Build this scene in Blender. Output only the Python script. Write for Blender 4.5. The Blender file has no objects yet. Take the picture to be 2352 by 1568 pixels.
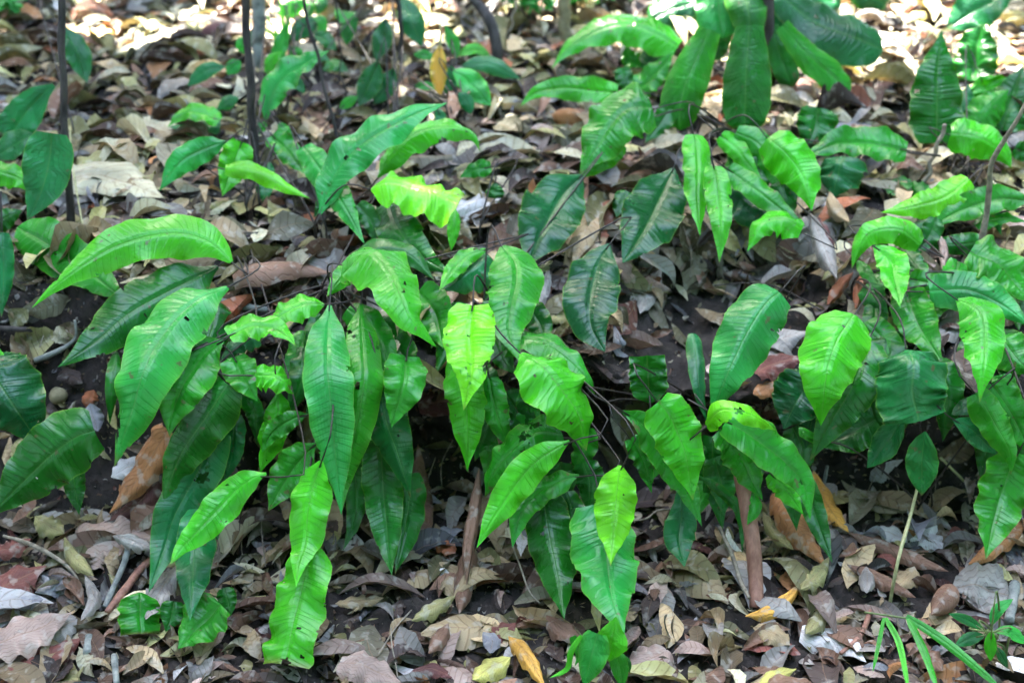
import bpy, math, random
import numpy as np
R = math.radians
random.seed(7); rng = np.random.default_rng(11)
SC = bpy.context.scene
COL = SC.collection

# ---------------------------------------------------------------- camera
CAM = np.array([0.0, 0.0, 1.25]); PITCH = 25.0; T = math.tan(R(20.0))
cd = bpy.data.cameras.new('camera'); cam = bpy.data.objects.new('camera', cd); COL.objects.link(cam)
cam.location = CAM; cam.rotation_euler = (R(90 - PITCH), 0, 0)
cd.sensor_width = 36; cd.lens = 18 / T; cd.clip_start = 0.05; cd.clip_end = 400
cd.dof.use_dof = True; cd.dof.focus_distance = 1.98; cd.dof.aperture_fstop = 3.4
SC.camera = cam

# ---------------------------------------------------------------- light
SUN_EL, SUN_AZ = 58.0, -28.0          # azimuth from +Y towards +X
world = bpy.data.worlds.new('World'); SC.world = world; world.use_nodes = True
nt = world.node_tree; nt.nodes.clear()
sky = nt.nodes.new('ShaderNodeTexSky'); sky.sky_type = 'NISHITA'; sky.sun_disc = False
sky.sun_elevation = R(SUN_EL); sky.sun_rotation = R(SUN_AZ); sky.dust_density = 2.6; sky.air_density = 0.9; sky.ozone_density = 0.6
bg = nt.nodes.new('ShaderNodeBackground'); bg.inputs[1].default_value = 0.15
wo = nt.nodes.new('ShaderNodeOutputWorld')
nt.links.new(sky.outputs[0], bg.inputs[0]); nt.links.new(bg.outputs[0], wo.inputs[0])
sd = bpy.data.lights.new('sun', 'SUN'); sd.energy = 5.0; sd.angle = R(0.53); sd.color = (1, .95, .86)
sun = bpy.data.objects.new('sun', sd); COL.objects.link(sun)
SDIR = np.array([math.sin(R(SUN_AZ)) * math.cos(R(SUN_EL)), math.cos(R(SUN_AZ)) * math.cos(R(SUN_EL)), math.sin(R(SUN_EL))])
from mathutils import Vector
sun.rotation_euler = Vector(SDIR).to_track_quat('Z', 'Y').to_euler(); sun.location = (0, 0, 12)
vs = SC.view_settings; vs.view_transform = 'Standard'; vs.look = 'None'; vs.gamma = 1; vs.exposure = 4.62
SC.cycles.max_bounces = 8; SC.cycles.transparent_max_bounces = 8

# ---------------------------------------------------------------- pixel helpers (2352 x 1568 frame)
cp, sp = math.cos(R(PITCH)), math.sin(R(PITCH))
def ray(px, py):
    a = (px - 1176) / 1176 * T; b = -(py - 784) / 1176 * T
    return np.stack([a + 0 * b, cp + b * sp, -sp + b * cp + 0 * a], -1)
def at(px, py, Y):
    d = ray(np.asarray(px, float), np.asarray(py, float))
    return CAM + d * (np.asarray(Y, float) / d[..., 1])[..., None]
def topx(p):
    q = np.asarray(p, float) - CAM
    fz = q[..., 1] * cp - q[..., 2] * sp; up = q[..., 1] * sp + q[..., 2] * cp
    return 1176 + q[..., 0] / fz / T * 1176, 784 - up / fz / T * 1176
def ylay(py):
    return np.interp(py, [-120, 0, 68, 290, 519, 700, 880, 1135, 1260, 1568, 1700],
                     [4.2, 3.4, 3.15, 2.64, 2.25, 2.05, 1.90, 1.85, 1.79, 1.54, 1.45])

# ---------------------------------------------------------------- terrain
PA = [(-200,-.9),(.3,-.02),(1.0,0),(1.55,.0),(1.85,.02),(2.02,.04),(2.12,.12),(2.09,.22),(1.92,.275),(2.03,.315),(2.3,.395),(2.7,.455),(3.3,.52),(4.5,.60),(8,.75),(200,6.0)]
PB = [(-200,-.9),(.3,-.02),(1.0,0),(1.55,.0),(1.80,.03),(1.90,.08),(1.98,.18),(2.03,.26),(2.06,.36),(2.12,.375),(2.35,.41),(2.7,.455),(3.3,.52),(4.5,.60),(8,.75),(200,6.0)]
PC = [(-200,-.9),(.3,-.02),(1.0,0),(1.55,.0),(1.85,.02),(2.0,.04),(2.10,.12),(2.07,.20),(1.97,.25),(2.26,.29),(2.32,.40),(2.7,.465),(3.3,.52),(4.5,.60),(8,.75),(200,6.0)]
NS = 420
_k = np.array([0, 4, 7, 12, 17, 20, 23, 26, 29, 32, 38, 44, 50, 56, 60, 64.0])
_s = np.linspace(0, 64, NS)
def _prof(P):
    P = np.array(P); a = np.stack([np.interp(_s, _k, P[:, 0]), np.interp(_s, _k, P[:, 1])])
    g = np.exp(-np.linspace(-2, 2, 9) ** 2); g /= g.sum()
    return np.stack([np.convolve(np.pad(r, 4, 'edge'), g, 'valid') for r in a])
PR = [_prof(p) for p in (PA, PB, PC)]
def wts(x):
    x = np.asarray(x, float)
    b = np.clip((-.42 - x) / .12, 0, 1); c = np.clip((x - .16) / .1, 0, 1) * np.clip((.62 - x) / .12, 0, 1)
    return np.stack([1 - b - c, b, c])
def surf(x, si=None):
    """rows of the ground profile for each x -> y, z arrays (len(x), NS)"""
    x = np.atleast_1d(np.asarray(x, float)); w = wts(x)
    y = sum(w[i][:, None] * PR[i][0][None] for i in range(3)); z = sum(w[i][:, None] * PR[i][1][None] for i in range(3))
    X = x[:, None]; S = _s[None]
    bank = np.exp(-((S - 27) / 7.0) ** 2)
    y = y + bank * (.035 * np.sin(6.3 * X + 1) + .022 * np.sin(15 * X) + .012 * np.sin(37 * X + S * .8) + .008 * np.sin(61 * X - S * 1.7))
    near = np.exp(-((S - 30) / 22.0) ** 2)
    z = z + near * (.008 * np.sin(9 * X + S * .5) + .006 * np.sin(23 * X - S * .9) + .004 * np.sin(51 * X + 1.9 * S)) + .03 * np.sin(1.3 * X + S * .15) * (S > 46) * np.clip((S - 46) / 8, 0, 1)
    return y, z
def ground(px, py):
    """first hit of the pixel's ray on the ground -> point, unit normal"""
    d = ray(float(px), float(py)); x = d[0] / d[1] * 2.0
    for _ in range(4):
        y, z = surf([x]); y = y[0]; z = z[0]
        f = z - (CAM[2] + d[2] / d[1] * y); idx = np.where((f[:-1] < 0) & (f[1:] >= 0) & (y[:-1] > .5))[0]
        i = idx[0] if len(idx) else NS - 60
        t = -f[i] / (f[i + 1] - f[i] + 1e-9); Y = y[i] + t * (y[i + 1] - y[i]); x = d[0] / d[1] * Y
    Z = z[i] + t * (z[i + 1] - z[i]); dy, dz = y[i + 3] - y[i - 2], z[i + 3] - z[i - 2]
    n = np.array([0, -dz, dy]); n /= np.linalg.norm(n)
    return np.array([x, Y, Z]), n

# ---------------------------------------------------------------- scene helpers
def mesh_obj(name, V, F, mats, parent=None, attrs=None, smooth=True, mi=None):
    me = bpy.data.meshes.new(name); V = np.asarray(V, float); q = parent
    while q is not None: V = V - np.array(q.location); q = q.parent
    V = V.astype(np.float32); F = np.asarray(F, np.int32)
    me.vertices.add(len(V)); me.vertices.foreach_set('co', V.ravel())
    k = F.shape[1]; me.loops.add(F.size); me.loops.foreach_set('vertex_index', F.ravel())
    me.polygons.add(len(F)); me.polygons.foreach_set('loop_start', np.arange(0, F.size, k, dtype=np.int32))
    me.polygons.foreach_set('loop_total', np.full(len(F), k, np.int32))
    me.update(calc_edges=True)
    if smooth: me.polygons.foreach_set('use_smooth', np.ones(len(F), bool))
    for m in (mats if isinstance(mats, (list, tuple)) else [mats]): me.materials.append(m)
    if mi is not None: me.polygons.foreach_set('material_index', np.asarray(mi, np.int32))
    for n, a in (attrs or {}).items():
        a = np.asarray(a, np.float32)
        if a.ndim == 2 and a.shape[1] == 3: a = np.concatenate([a, np.ones((len(a), 1), np.float32)], 1)
        if a.ndim == 2:
            at_ = me.attributes.new(n, 'FLOAT_COLOR', 'POINT'); at_.data.foreach_set('color', a.ravel())
        else:
            at_ = me.attributes.new(n, 'FLOAT', 'POINT'); at_.data.foreach_set('value', a.ravel())
    o = bpy.data.objects.new(name, me); COL.objects.link(o)
    if parent is not None: o.parent = parent
    return o
def tag(o, label, cat, group=None, kind=None):
    if label: o['label'] = label
    if cat: o['category'] = cat
    if group: o['group'] = group
    if kind: o['kind'] = kind
    return o
def empty(name, loc):
    o = bpy.data.objects.new(name, None); COL.objects.link(o); o.location = Vector(loc); o.empty_display_size = .02
    bpy.context.view_layer.update()
    return o
def grid_faces(nu, nv, off=0):
    i = np.arange(nu - 1)[:, None] * nv + np.arange(nv - 1)[None] + off
    return np.stack([i, i + 1, i + nv + 1, i + nv], -1).reshape(-1, 4)
def unit(a): return a / (np.linalg.norm(a, axis=-1, keepdims=True) + 1e-12)
def catmull(P, n):
    P = np.asarray(P, float)
    if len(P) == 2: P = np.array([P[0], (P[0] + P[1]) / 2, P[1]])
    Q = np.vstack([2 * P[0] - P[1], P, 2 * P[-1] - P[-2]]); out = []
    for i in range(1, len(Q) - 2):
        t = np.linspace(0, 1, 24, endpoint=False)[:, None]
        a, b, c, d = Q[i - 1], Q[i], Q[i + 1], Q[i + 2]
        out.append(.5 * (2 * b + (c - a) * t + (2 * a - 5 * b + 4 * c - d) * t ** 2 + (3 * b - a - 3 * c + d) * t ** 3))
    out = np.vstack(out + [P[-1:]]); L = np.r_[0, np.cumsum(np.linalg.norm(np.diff(out, axis=0), axis=1))]
    s = np.linspace(0, L[-1], n)
    return np.stack([np.interp(s, L, out[:, k]) for k in range(P.shape[1])], 1)
def tube_mesh(P, r, n=8, seg=None, knob=0.0, oval=1.0):
    P = catmull(P, seg or max(8, len(P) * 6)); m = len(P)
    r = np.interp(np.linspace(0, 1, m), np.linspace(0, 1, len(np.atleast_1d(r))), np.atleast_1d(r)) if np.ndim(r) else np.full(m, r)
    r = r * (1 + knob * np.interp(np.arange(m), np.linspace(0, m, max(4, m // 3)), rng.uniform(-1, 1, max(4, m // 3))))
    Tn = unit(np.gradient(P, axis=0)); up = np.array([.31, .2, .93]); A = unit(np.cross(Tn, up)); B = np.cross(Tn, A)
    th = np.linspace(0, 2 * np.pi, n, endpoint=False)
    V = P[:, None] + r[:, None, None] * (np.cos(th)[None, :, None] * A[:, None] + oval * np.sin(th)[None, :, None] * B[:, None])
    V = V.reshape(-1, 3); i = np.arange(m - 1)[:, None] * n; j = np.arange(n)[None]; j2 = (j + 1) % n
    F = np.stack([i + j, i + j2, i + n + j2, i + n + j], -1).reshape(-1, 4)
    V = np.vstack([V, P[0], P[-1]]); a, b = len(V) - 2, len(V) - 1
    cap = [[a, (k + 1) % n, k, a] for k in range(n)]
    cap2 = [[b, (m - 1) * n + k, (m - 1) * n + (k + 1) % n, b] for k in range(n)]
    # quads with a repeated corner are invalid; split the caps off as thin quads
    F2 = [[a, (k + 2) % n, (k + 1) % n, k] for k in range(0, n, 2)] + [[b, (m - 1) * n + k, (m - 1) * n + (k + 1) % n, (m - 1) * n + (k + 2) % n] for k in range(0, n, 2)]
    return V, np.vstack([F, F2])

# ---------------------------------------------------------------- materials
def newmat(name):
    m = bpy.data.materials.new(name); m.use_nodes = True; t = m.node_tree; t.nodes.clear()
    o = t.nodes.new('ShaderNodeOutputMaterial'); return m, t, o
def N(t, typ, **kw):
    n = t.nodes.new(typ)
    for k, v in kw.items():
        if k.startswith('i_'): n.inputs[k[2:].replace('_', ' ')].default_value = v
        elif k[0] == 'n' and k[1:].isdigit(): n.inputs[int(k[1:])].default_value = v
        else: setattr(n, k, v)
    return n
def mth(t, op, a, b=None):
    n = t.nodes.new('ShaderNodeMath'); n.operation = op
    for i, v in enumerate((a, b)):
        if v is None: continue
        if isinstance(v, (int, float)): n.inputs[i].default_value = v
        else: t.links.new(v, n.inputs[i])
    return n.outputs[0]
def mixc(t, f, a, b, mode='MIX'):
    n = t.nodes.new('ShaderNodeMix'); n.data_type = 'RGBA'; n.blend_type = mode
    for s, v in ((n.inputs[0], f), (n.inputs[6], a), (n.inputs[7], b)):
        if isinstance(v, (int, float)): s.default_value = v
        elif isinstance(v, tuple): s.default_value = (*v, 1)[:4]
        else: t.links.new(v, s)
    return n.outputs[2]
def ramp(t, fac, pts):
    n = t.nodes.new('ShaderNodeValToRGB'); e = n.color_ramp.elements
    while len(e) < len(pts): e.new(.5)
    for el, (p, c) in zip(e, pts): el.position = p; el.color = (*c, 1) if len(c) == 3 else c
    t.links.new(fac, n.inputs[0]); return n.outputs[0]
def g3(v): return (v, v, v)

def leaf_material(name, rough, spec, trans, veindark, veinbump, dead=False):
    m, t, o = newmat(name)
    col = N(t, 'ShaderNodeAttribute', attribute_name='col').outputs[0]
    ph = N(t, 'ShaderNodeAttribute', attribute_name='ph').outputs[2]
    av = N(t, 'ShaderNodeAttribute', attribute_name='av').outputs[2]     # |v|, 0 at the midrib, 1 at the margin
    tc = N(t, 'ShaderNodeTexCoord').outputs[3]
    n1 = N(t, 'ShaderNodeTexNoise', i_Scale=22.0, i_Detail=3.0, i_Roughness=.6); t.links.new(tc, n1.inputs[0])
    n2 = N(t, 'ShaderNodeTexNoise', i_Scale=160.0 if dead else 260.0, i_Detail=4.0, i_Roughness=.65); t.links.new(tc, n2.inputs[0])
    n3 = N(t, 'ShaderNodeTexNoise', i_Scale=60.0, i_Detail=2.0); t.links.new(tc, n3.inputs[0])
    sn = mth(t, 'SINE', mth(t, 'MULTIPLY', ph, 2 * math.pi))
    vein = mth(t, 'POWER', mth(t, 'ADD', mth(t, 'MULTIPLY', sn, -.5), .5), 9.0 if not dead else 14.0)
    rib = ramp(t, av, [(0.0, g3(1)), (.022, g3(.6)), (.05, g3(0))])
    edge = ramp(t, av, [(.95, g3(0)), (1.0, g3(1))])
    # colour: slow drift, fine speckle, veins, midrib
    c = mixc(t, ramp(t, n1.outputs[0], [(.3, g3(0)), (.7, g3(.55 if not dead else .5))]), col, mixc(t, 1.0, col, (.62, .80, .6) if not dead else (.58, .52, .48), 'MULTIPLY'))
    c = mixc(t, mth(t, 'MULTIPLY', vein, veindark), c, mixc(t, 1.0, c, (.50, .62, .5) if not dead else (.6, .5, .42), 'MULTIPLY'))
    c = mixc(t, mth(t, 'MULTIPLY', rib, .35 if not dead else .55), c, (.10, .22, .05) if not dead else (.22, .13, .07))
    if not dead:
        c = mixc(t, mth(t, 'MULTIPLY', edge, .4), c, (.20, .36, .03))
        spot = ramp(t, n3.outputs[0], [(.70, g3(0)), (.735, g3(1))])
        c = mixc(t, mth(t, 'MULTIPLY', spot, .7), c, (.10, .07, .03))
    else:
        spot = ramp(t, n2.outputs[0], [(.58, g3(0)), (.68, g3(1))])
        c = mixc(t, mth(t, 'MULTIPLY', spot, .45), c, (.09, .065, .05))
        sp2 = ramp(t, n3.outputs[0], [(.56, g3(0)), (.66, g3(1))])
        c = mixc(t, mth(t, 'MULTIPLY', sp2, .35), c, (.42, .40, .34))
    h = mth(t, 'ADD', mth(t, 'MULTIPLY', n2.outputs[0], .5 if not dead else 1.2), mth(t, 'MULTIPLY', vein, -veinbump))
    if not dead:
        q = mth(t, 'SINE', mth(t, 'MULTIPLY', av, 44.0)); h = mth(t, 'ADD', h, mth(t, 'MULTIPLY', q, .05))
    h = mth(t, 'ADD', h, mth(t, 'MULTIPLY', rib, -.8 if not dead else .8))
    b = N(t, 'ShaderNodeBump', i_Strength=.5 if not dead else .6, i_Distance=.0012); t.links.new(h, b.inputs['Height'])
    p = N(t, 'ShaderNodeBsdfPrincipled'); t.links.new(c, p.inputs['Base Color']); t.links.new(b.outputs[0], p.inputs['Normal'])
    rr = mth(t, 'ADD', mth(t, 'MULTIPLY', n1.outputs[0], .22), rough - .11); t.links.new(rr, p.inputs['Roughness'])
    p.inputs['Specular IOR Level'].default_value = spec
    tr = N(t, 'ShaderNodeBsdfTranslucent'); t.links.new(mixc(t, 1.0, c, (1.0, 1.0, .5) if not dead else (1, .8, .6), 'MULTIPLY'), tr.inputs[0])
    ms = N(t, 'ShaderNodeMixShader', n0=trans); t.links.new(p.outputs[0], ms.inputs[1]); t.links.new(tr.outputs[0], ms.inputs[2])
    t.links.new(ms.outputs[0], o.inputs[0]); return m
M_FERN = leaf_material('fern_leaf', .27, .36, .22, .12, .5)
M_BROAD = leaf_material('broad_leaf', .30, .34, .18, .25, .6)
M_DEAD = leaf_material('dead_leaf', .62, .35, .12, .55, 1.2, dead=True)

def simple(name, c1, c2, scale, rough, bump=.004, detail=6, stretch=None, spec=.4, bs=.8):
    m, t, o = newmat(name); tc = N(t, 'ShaderNodeTexCoord').outputs[3]
    if stretch:
        mp = N(t, 'ShaderNodeMapping'); mp.inputs['Scale'].default_value = stretch; t.links.new(tc, mp.inputs[0]); tc = mp.outputs[0]
    n = N(t, 'ShaderNodeTexNoise', i_Scale=scale, i_Detail=detail, i_Roughness=.65); t.links.new(tc, n.inputs[0])
    c = ramp(t, n.outputs[0], [(.32, c1), (.68, c2)])
    b = N(t, 'ShaderNodeBump', i_Strength=bs, i_Distance=bump); t.links.new(n.outputs[0], b.inputs['Height'])
    p = N(t, 'ShaderNodeBsdfPrincipled', i_Roughness=rough); p.inputs['Specular IOR Level'].default_value = spec
    t.links.new(c, p.inputs['Base Color']); t.links.new(b.outputs[0], p.inputs['Normal']); t.links.new(p.outputs[0], o.inputs[0]); return m
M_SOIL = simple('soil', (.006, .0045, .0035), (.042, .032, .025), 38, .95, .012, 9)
M_STALK = simple('dark_stalk', (.012, .009, .007), (.04, .03, .022), 60, .5)
M_GSTALK = simple('green_stalk', (.06, .11, .03), (.16, .2, .06), 60, .5)
M_BARKD = simple('dark_bark', (.012, .010, .009), (.07, .058, .05), 55, .8, .004, 7, (1, 1, .35))
M_BARKG = simple('grey_bark', (.09, .10, .09), (.26, .27, .23), 70, .85, .004)
M_BARKO = simple('olive_bark', (.10, .09, .045), (.25, .22, .12), 60, .85)
M_TWIG = simple('twig', (.10, .08, .06), (.33, .28, .2), 90, .85, .002)
M_BROWN = simple('brown_husk', (.16, .07, .045), (.30, .15, .10), 120, .6, .002, 4, (1, 1, .15))
M_YSTEM = simple('yellow_stem', (.22, .22, .09), (.42, .4, .2), 90, .6)
M_LOG = simple('rotten_log', (.06, .04, .02), (.42, .3, .15), 40, .85, .006, 5, (.6, .6, 4))
M_STONE = simple('pebble', (.14, .12, .06), (.26, .22, .12), 60, .8)

# ---------------------------------------------------------------- ground sheet
xs = np.unique(np.r_[np.linspace(-200, -2.2, 60), np.linspace(-2.2, 2.2, 420), np.linspace(2.2, 200, 60)])
gy, gz = surf(xs)
fine = rng.normal(0, 1, gy.shape); fine = (fine + np.roll(fine, 1, 0) + np.roll(fine, 1, 1) + np.roll(fine, 2, 1)) / 2
gz = gz + fine * .0055 * (np.abs(xs)[:, None] < 2.3)
gV = np.stack([np.repeat(xs[:, None], NS, 1), gy, gz], -1).reshape(-1, 3)
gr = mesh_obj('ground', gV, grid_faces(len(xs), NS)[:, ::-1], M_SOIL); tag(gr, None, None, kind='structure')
# ---------------------------------------------------------------- leaf blades
SH = {
 'fern': ([0,.05,.14,.28,.46,.64,.8,.9,.96,1], [.07,.22,.66,.93,1,.85,.5,.22,.09,.0]),
 'acum': ([0,.05,.14,.28,.44,.62,.78,.88,.95,1], [.08,.35,.78,1,.97,.76,.42,.18,.07,.0]),
 'round': ([0,.1,.25,.45,.65,.82,.92,.97,1], [.12,.3,.62,.88,1,.98,.78,.45,.0]),
 'rwide': ([0,.2,.5,.75,.9,.97,1], [.55,.75,1,1,.8,.45,.0]),
 'trunc': ([0,.05,.18,.35,.6,.9,1], [.1,.4,.85,1,1,.95,.9]),
 'wide': ([0,.08,.22,.42,.6,.76,.88,.95,1], [.6,.86,1,.97,.8,.5,.22,.09,.0]),
 'ell': ([0,.1,.25,.45,.6,.78,.9,1], [.04,.42,.82,1,.96,.66,.32,.0]),
 'strap': ([0,.1,.4,.8,1], [.5,.85,1,.7,.0]),
 'diam': ([0,.2,.45,.6,.8,1], [.05,.45,.95,1,.55,.0]),
}
def prof(shape, u):
    a, b = SH[shape]; x = np.linspace(0, 1, 200); y = np.interp(x, a, b)
    g = np.ones(9) / 9; y2 = np.convolve(np.pad(y, 4, 'edge'), g, 'valid'); y2[0] = y[0]; y2[-1] = y[-1]
    return np.interp(u, x, y2)
def blade(P, w, shape, fold=.18, roll=0.0, veins=20, slant=.2, corr=1.0, wavy=.19, nseg=72, nv=21, holes=(), curl=0.0, facing=.62, seed=0, twist=0.0, lobes=.028, kv=0.0, camw=True, tube=0.0, nrm=None):
    """P: 3-D midrib polyline, w: full width in metres as seen from the front; returns V, F, attributes"""
    r = np.random.default_rng(seed); C = catmull(P, nseg); u = np.linspace(0, 1, nseg); L = np.linalg.norm(np.diff(C, axis=0), axis=1).sum()
    Tn = unit(np.gradient(C, axis=0)); V0 = unit(CAM - C)
    N0 = unit(facing * V0 + (1 - facing) * (np.array([0, 0, 1.0]) if nrm is None else nrm)[None]); W = unit(np.cross(Tn, N0)); Nn = unit(np.cross(W, Tn))
    ang = R(1) * (roll + twist * (u - .5)) ; ca, sa = np.cos(ang)[:, None], np.sin(ang)[:, None]
    W, Nn = W * ca + Nn * sa, Nn * ca - W * sa
    if camw:      # keep the apparent width while the blade leans
        perp = unit(np.cross(Tn, V0)); sc = 1 / np.clip(np.abs((W * perp).sum(1)), .7, 1)
        g = np.ones(9) / 9; sc = np.convolve(np.pad(sc, 4, 'edge'), g, 'valid')
    else: sc = np.ones(nseg)
    hw = .5 * w * prof(shape, u) * sc
    v = np.linspace(-1, 1, nv); v = np.sign(v) * np.abs(v) ** .9; A = np.abs(v)[None]; side = (v > 0)[None]
    def wob(k, ph): return np.sin(2 * np.pi * k * u + ph)[:, None]
    lob = 1 + lobes * np.where(side, wob(r.uniform(4, 7), r.uniform(0, 6)) + .3 * wob(r.uniform(9, 13), r.uniform(0, 6)), wob(r.uniform(4, 7), r.uniform(0, 6)) + .3 * wob(r.uniform(9, 13), r.uniform(0, 6))) * A ** 2
    lob = lob + .007 * r.normal(0, 1, (nseg, nv)) * (A > .97)
    H = hw[:, None]
    ruf = wavy * H * A ** 2.2 * np.where(side, wob(r.uniform(2.5, 4.5), r.uniform(0, 6)) + .3 * wob(r.uniform(5, 8), r.uniform(0, 6)), wob(r.uniform(2.5, 4.5), r.uniform(0, 6)) + .3 * wob(r.uniform(5, 8), r.uniform(0, 6)))
    ph = veins * u[:, None] + .5 * wob(r.uniform(2, 4), r.uniform(0, 6)) + .18 * np.where(side, wob(9.3, r.uniform(0, 6)), wob(8.1, r.uniform(0, 6))) - slant * veins * (H / L) * A * 2.2
    cor = corr * .013 * min(w, .09) / 2 * (np.exp(-3.0 * (1 - np.cos(2 * np.pi * ph))) * -2.2 + .5 * np.sin(2 * np.pi * ph * .5 + 3 * np.sin(5 * u[:, None]))) * np.clip(A * 5, 0, 1) * (1 - A ** 3) * np.clip(H / (.5 * w), 0, 1)
    big = .06 * H * np.sin(2 * np.pi * (u[:, None] * r.uniform(1, 2.2) + r.uniform()) + 2.2 * v[None])
    off = fold * H * (1 - A ** 2) * 1.0 - .10 * H * np.exp(-(A / .09) ** 2) - kv * H * (1 - A) + ruf + cor + big - curl * H * np.clip(A - .45, 0, 1) ** 1.5 * 2.4
    X = H * v[None] * lob * (1 - .5 * abs(curl) * np.clip(A - .5, 0, 1) ** 1.2)
    if tube:
        th = v[None] * np.pi * tube; rr = H * (1 - .12 * v[None]) + .5 * cor; X = rr * np.sin(th); off = rr * np.cos(th) + .3 * ruf
    V = C[:, None] + W[:, None] * X[..., None] + Nn[:, None] * off[..., None]
    F = grid_faces(nseg, nv); keep = np.ones(len(F), bool)
    if holes:
        U = (u[:-1] + u[1:]) / 2; VV = (v[:-1] + v[1:]) / 2; uu, vv = np.meshgrid(U, VV, indexing='ij'); asp = w / L / 2
        for hu, hv, hr in holes:
            q = np.hypot((uu - hu), (vv - hv) * asp) / hr + .22 * r.normal(0, 1, uu.shape) + .25 * np.sin(5 * np.arctan2(vv - hv, (uu - hu) / asp))
            keep &= (q > 1).ravel()
    return V.reshape(-1, 3), F[keep], dict(ph=ph.ravel(), av=np.broadcast_to(A, (nseg, nv)).ravel())

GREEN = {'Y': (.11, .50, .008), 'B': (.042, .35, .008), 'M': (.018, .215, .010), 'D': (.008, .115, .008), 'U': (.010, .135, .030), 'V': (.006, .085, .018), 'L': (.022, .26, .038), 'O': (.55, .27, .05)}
PLANTS = {}
NL = [0]
def plant(key, name, px, py, label, cat, group, stalk=M_STALK, mat=M_FERN):
    g, n = ground(px, py); e = empty(name, g); tag(e, label, cat, group); PLANTS[key] = (e, g, stalk, mat); return e
def leaf(key, pts, w, shape='fern', c='M', off=.03, k=None, arch=.0, st=1, name='frond', label=None, mat=None, rs=.0016, **kw):
    e, g, stalk, mt = PLANTS[key]; P = np.array(pts, float).reshape(-1, 2); NL[0] += 1
    low = P[:, 1].max(); yr = float(ylay(low)); k = (.9 if low > 620 else .3) if k is None else k
    Y = yr + k * (ylay(P[:, 1]) - yr) - off
    uu = np.r_[0, np.cumsum(np.linalg.norm(np.diff(P, axis=0), axis=1))]; uu /= uu[-1]; Y = Y - arch * np.sin(np.pi * uu)
    P3 = at(P[:, 0], P[:, 1], Y); pxm = Y.mean() / (cp) / 1176 * T * 1.0
    ww = w * pxm * 1.05
    L = np.linalg.norm(np.diff(P3, axis=0), axis=1).sum()
    kw.setdefault('veins', max(8, L / .0098)); kw.setdefault('seed', NL[0])
    r = np.random.default_rng(NL[0] + 500); kw.setdefault('roll', r.uniform(-18, 18)); kw.setdefault('kv', r.uniform(-.42, .34) if name == 'frond' else r.uniform(-.1, .3)); small = w < 45
    if c in 'DV' and name == 'frond': kw.setdefault('facing', .88); kw['roll'] = kw['roll'] * .6
    hl = list(kw.pop('holes', ()))
    if not small and name == 'frond':
        for q in range(int(r.integers(0, 4))): hl.append((r.uniform(.15, .95), r.uniform(-.8, .8), r.uniform(.005, .012)))
        for q in range(int(r.integers(0, 3))): hl.append((r.uniform(.2, .97), r.choice([-1, 1]) * 1.02, r.uniform(.012, .03)))
    kw['holes'] = hl
    V, F, at_ = blade(P3, ww, shape, nseg=40 if small else 120 if L > .14 else 76, nv=13 if small else 25, **kw)
    base = np.array(GREEN[c]) * r.uniform(.88, 1.12) * np.array([r.uniform(.85, 1.15), 1, r.uniform(.85, 1.2)])
    uq = np.repeat(np.linspace(0, 1, 40 if small else 120 if L > .14 else 76), 13 if small else 25)
    cc = base[None] * (1 + .10 * np.sin(uq * 5 + r.uniform(0, 6)))[:, None]
    cc = cc * (1 + .22 * np.sin(3 * at_['av'] + 7 * uq + r.uniform(0, 6)) * r.uniform(-1, 1))[:, None]; yb = (np.clip((at_['av'] - .55) * 2.2, 0, 1) * r.uniform(0, .35))[:, None]; cc = cc * (1 - yb) + np.array([.12, .42, .02]) * base[1] / .3 * yb
    tipc = np.array([.16, .08, .03]) if r.random() < .4 else base * 1.25
    tt = (np.clip((uq - .93) / .07, 0, 1) * .7)[:, None]; cc = cc * (1 - tt) + tipc * tt
    o = mesh_obj(name, V, F, mat or mt, e, dict(col=cc, **at_))
    if label: o['label'] = label
    if st:
        A = P3[0]; d = unit(P3[0] - P3[1]); B = g + np.array([r.uniform(-.02, .02), r.uniform(-.015, .015), -.006]); dd = np.linalg.norm(A - B)
        q = [A - d * .012, A, A + d * min(.06, dd * .3) + np.array([0, 0, .004]), B + np.array([0, 0, min(.05, dd * .35)]), B]
        v2, f2 = tube_mesh(q, [rs * .7, rs, rs * 1.2], 6, 18); mesh_obj('stalk', v2, f2, stalk, o)
    return o

FG = 'long-leaved ferns growing along the bank'
plant('A', 'fern_plant', 560, 640, 'large fern at the left with a big arched frond above a glossy hanging one', 'fern', FG)
leaf('A', [282,686, 225,640, 157,593, 95,552, 40,522], 108, 'round', 'M', .04, holes=[(.62,-.15,.012)], st=0)
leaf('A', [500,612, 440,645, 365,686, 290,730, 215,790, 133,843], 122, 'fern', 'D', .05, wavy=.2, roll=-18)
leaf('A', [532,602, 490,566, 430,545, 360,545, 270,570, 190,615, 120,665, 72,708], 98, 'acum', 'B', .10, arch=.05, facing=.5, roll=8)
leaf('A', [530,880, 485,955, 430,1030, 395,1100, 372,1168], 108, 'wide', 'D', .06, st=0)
leaf('A', [500,985, 470,1050, 435,1120, 400,1186, 380,1250, 360,1306, 342,1360], 112, 'wide', 'U', .045, st=0, holes=[(.28,-.3,.035)])
leaf('A', [540,950, 535,1040, 515,1110], 50, 'wide', 'U', .02, st=0)
leaf('A', [458,1170, 450,1250, 444,1340, 436,1426], 92, 'wide', 'U', .07, st=0)
leaf('A', [523,660, 463,693, 410,740, 363,806, 334,866, 310,946, 285,1010, 262,1072], 132, 'fern', 'L', .13, roll=-4, corr=1.3, holes=[(.83,.95,.035), (.87,.8,.02)], facing=.5)
leaf('A', [513,781, 473,806, 443,846, 417,890, 397,945, 389,1003], 112, 'fern', 'M', .10, roll=10, facing=.5)
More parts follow.
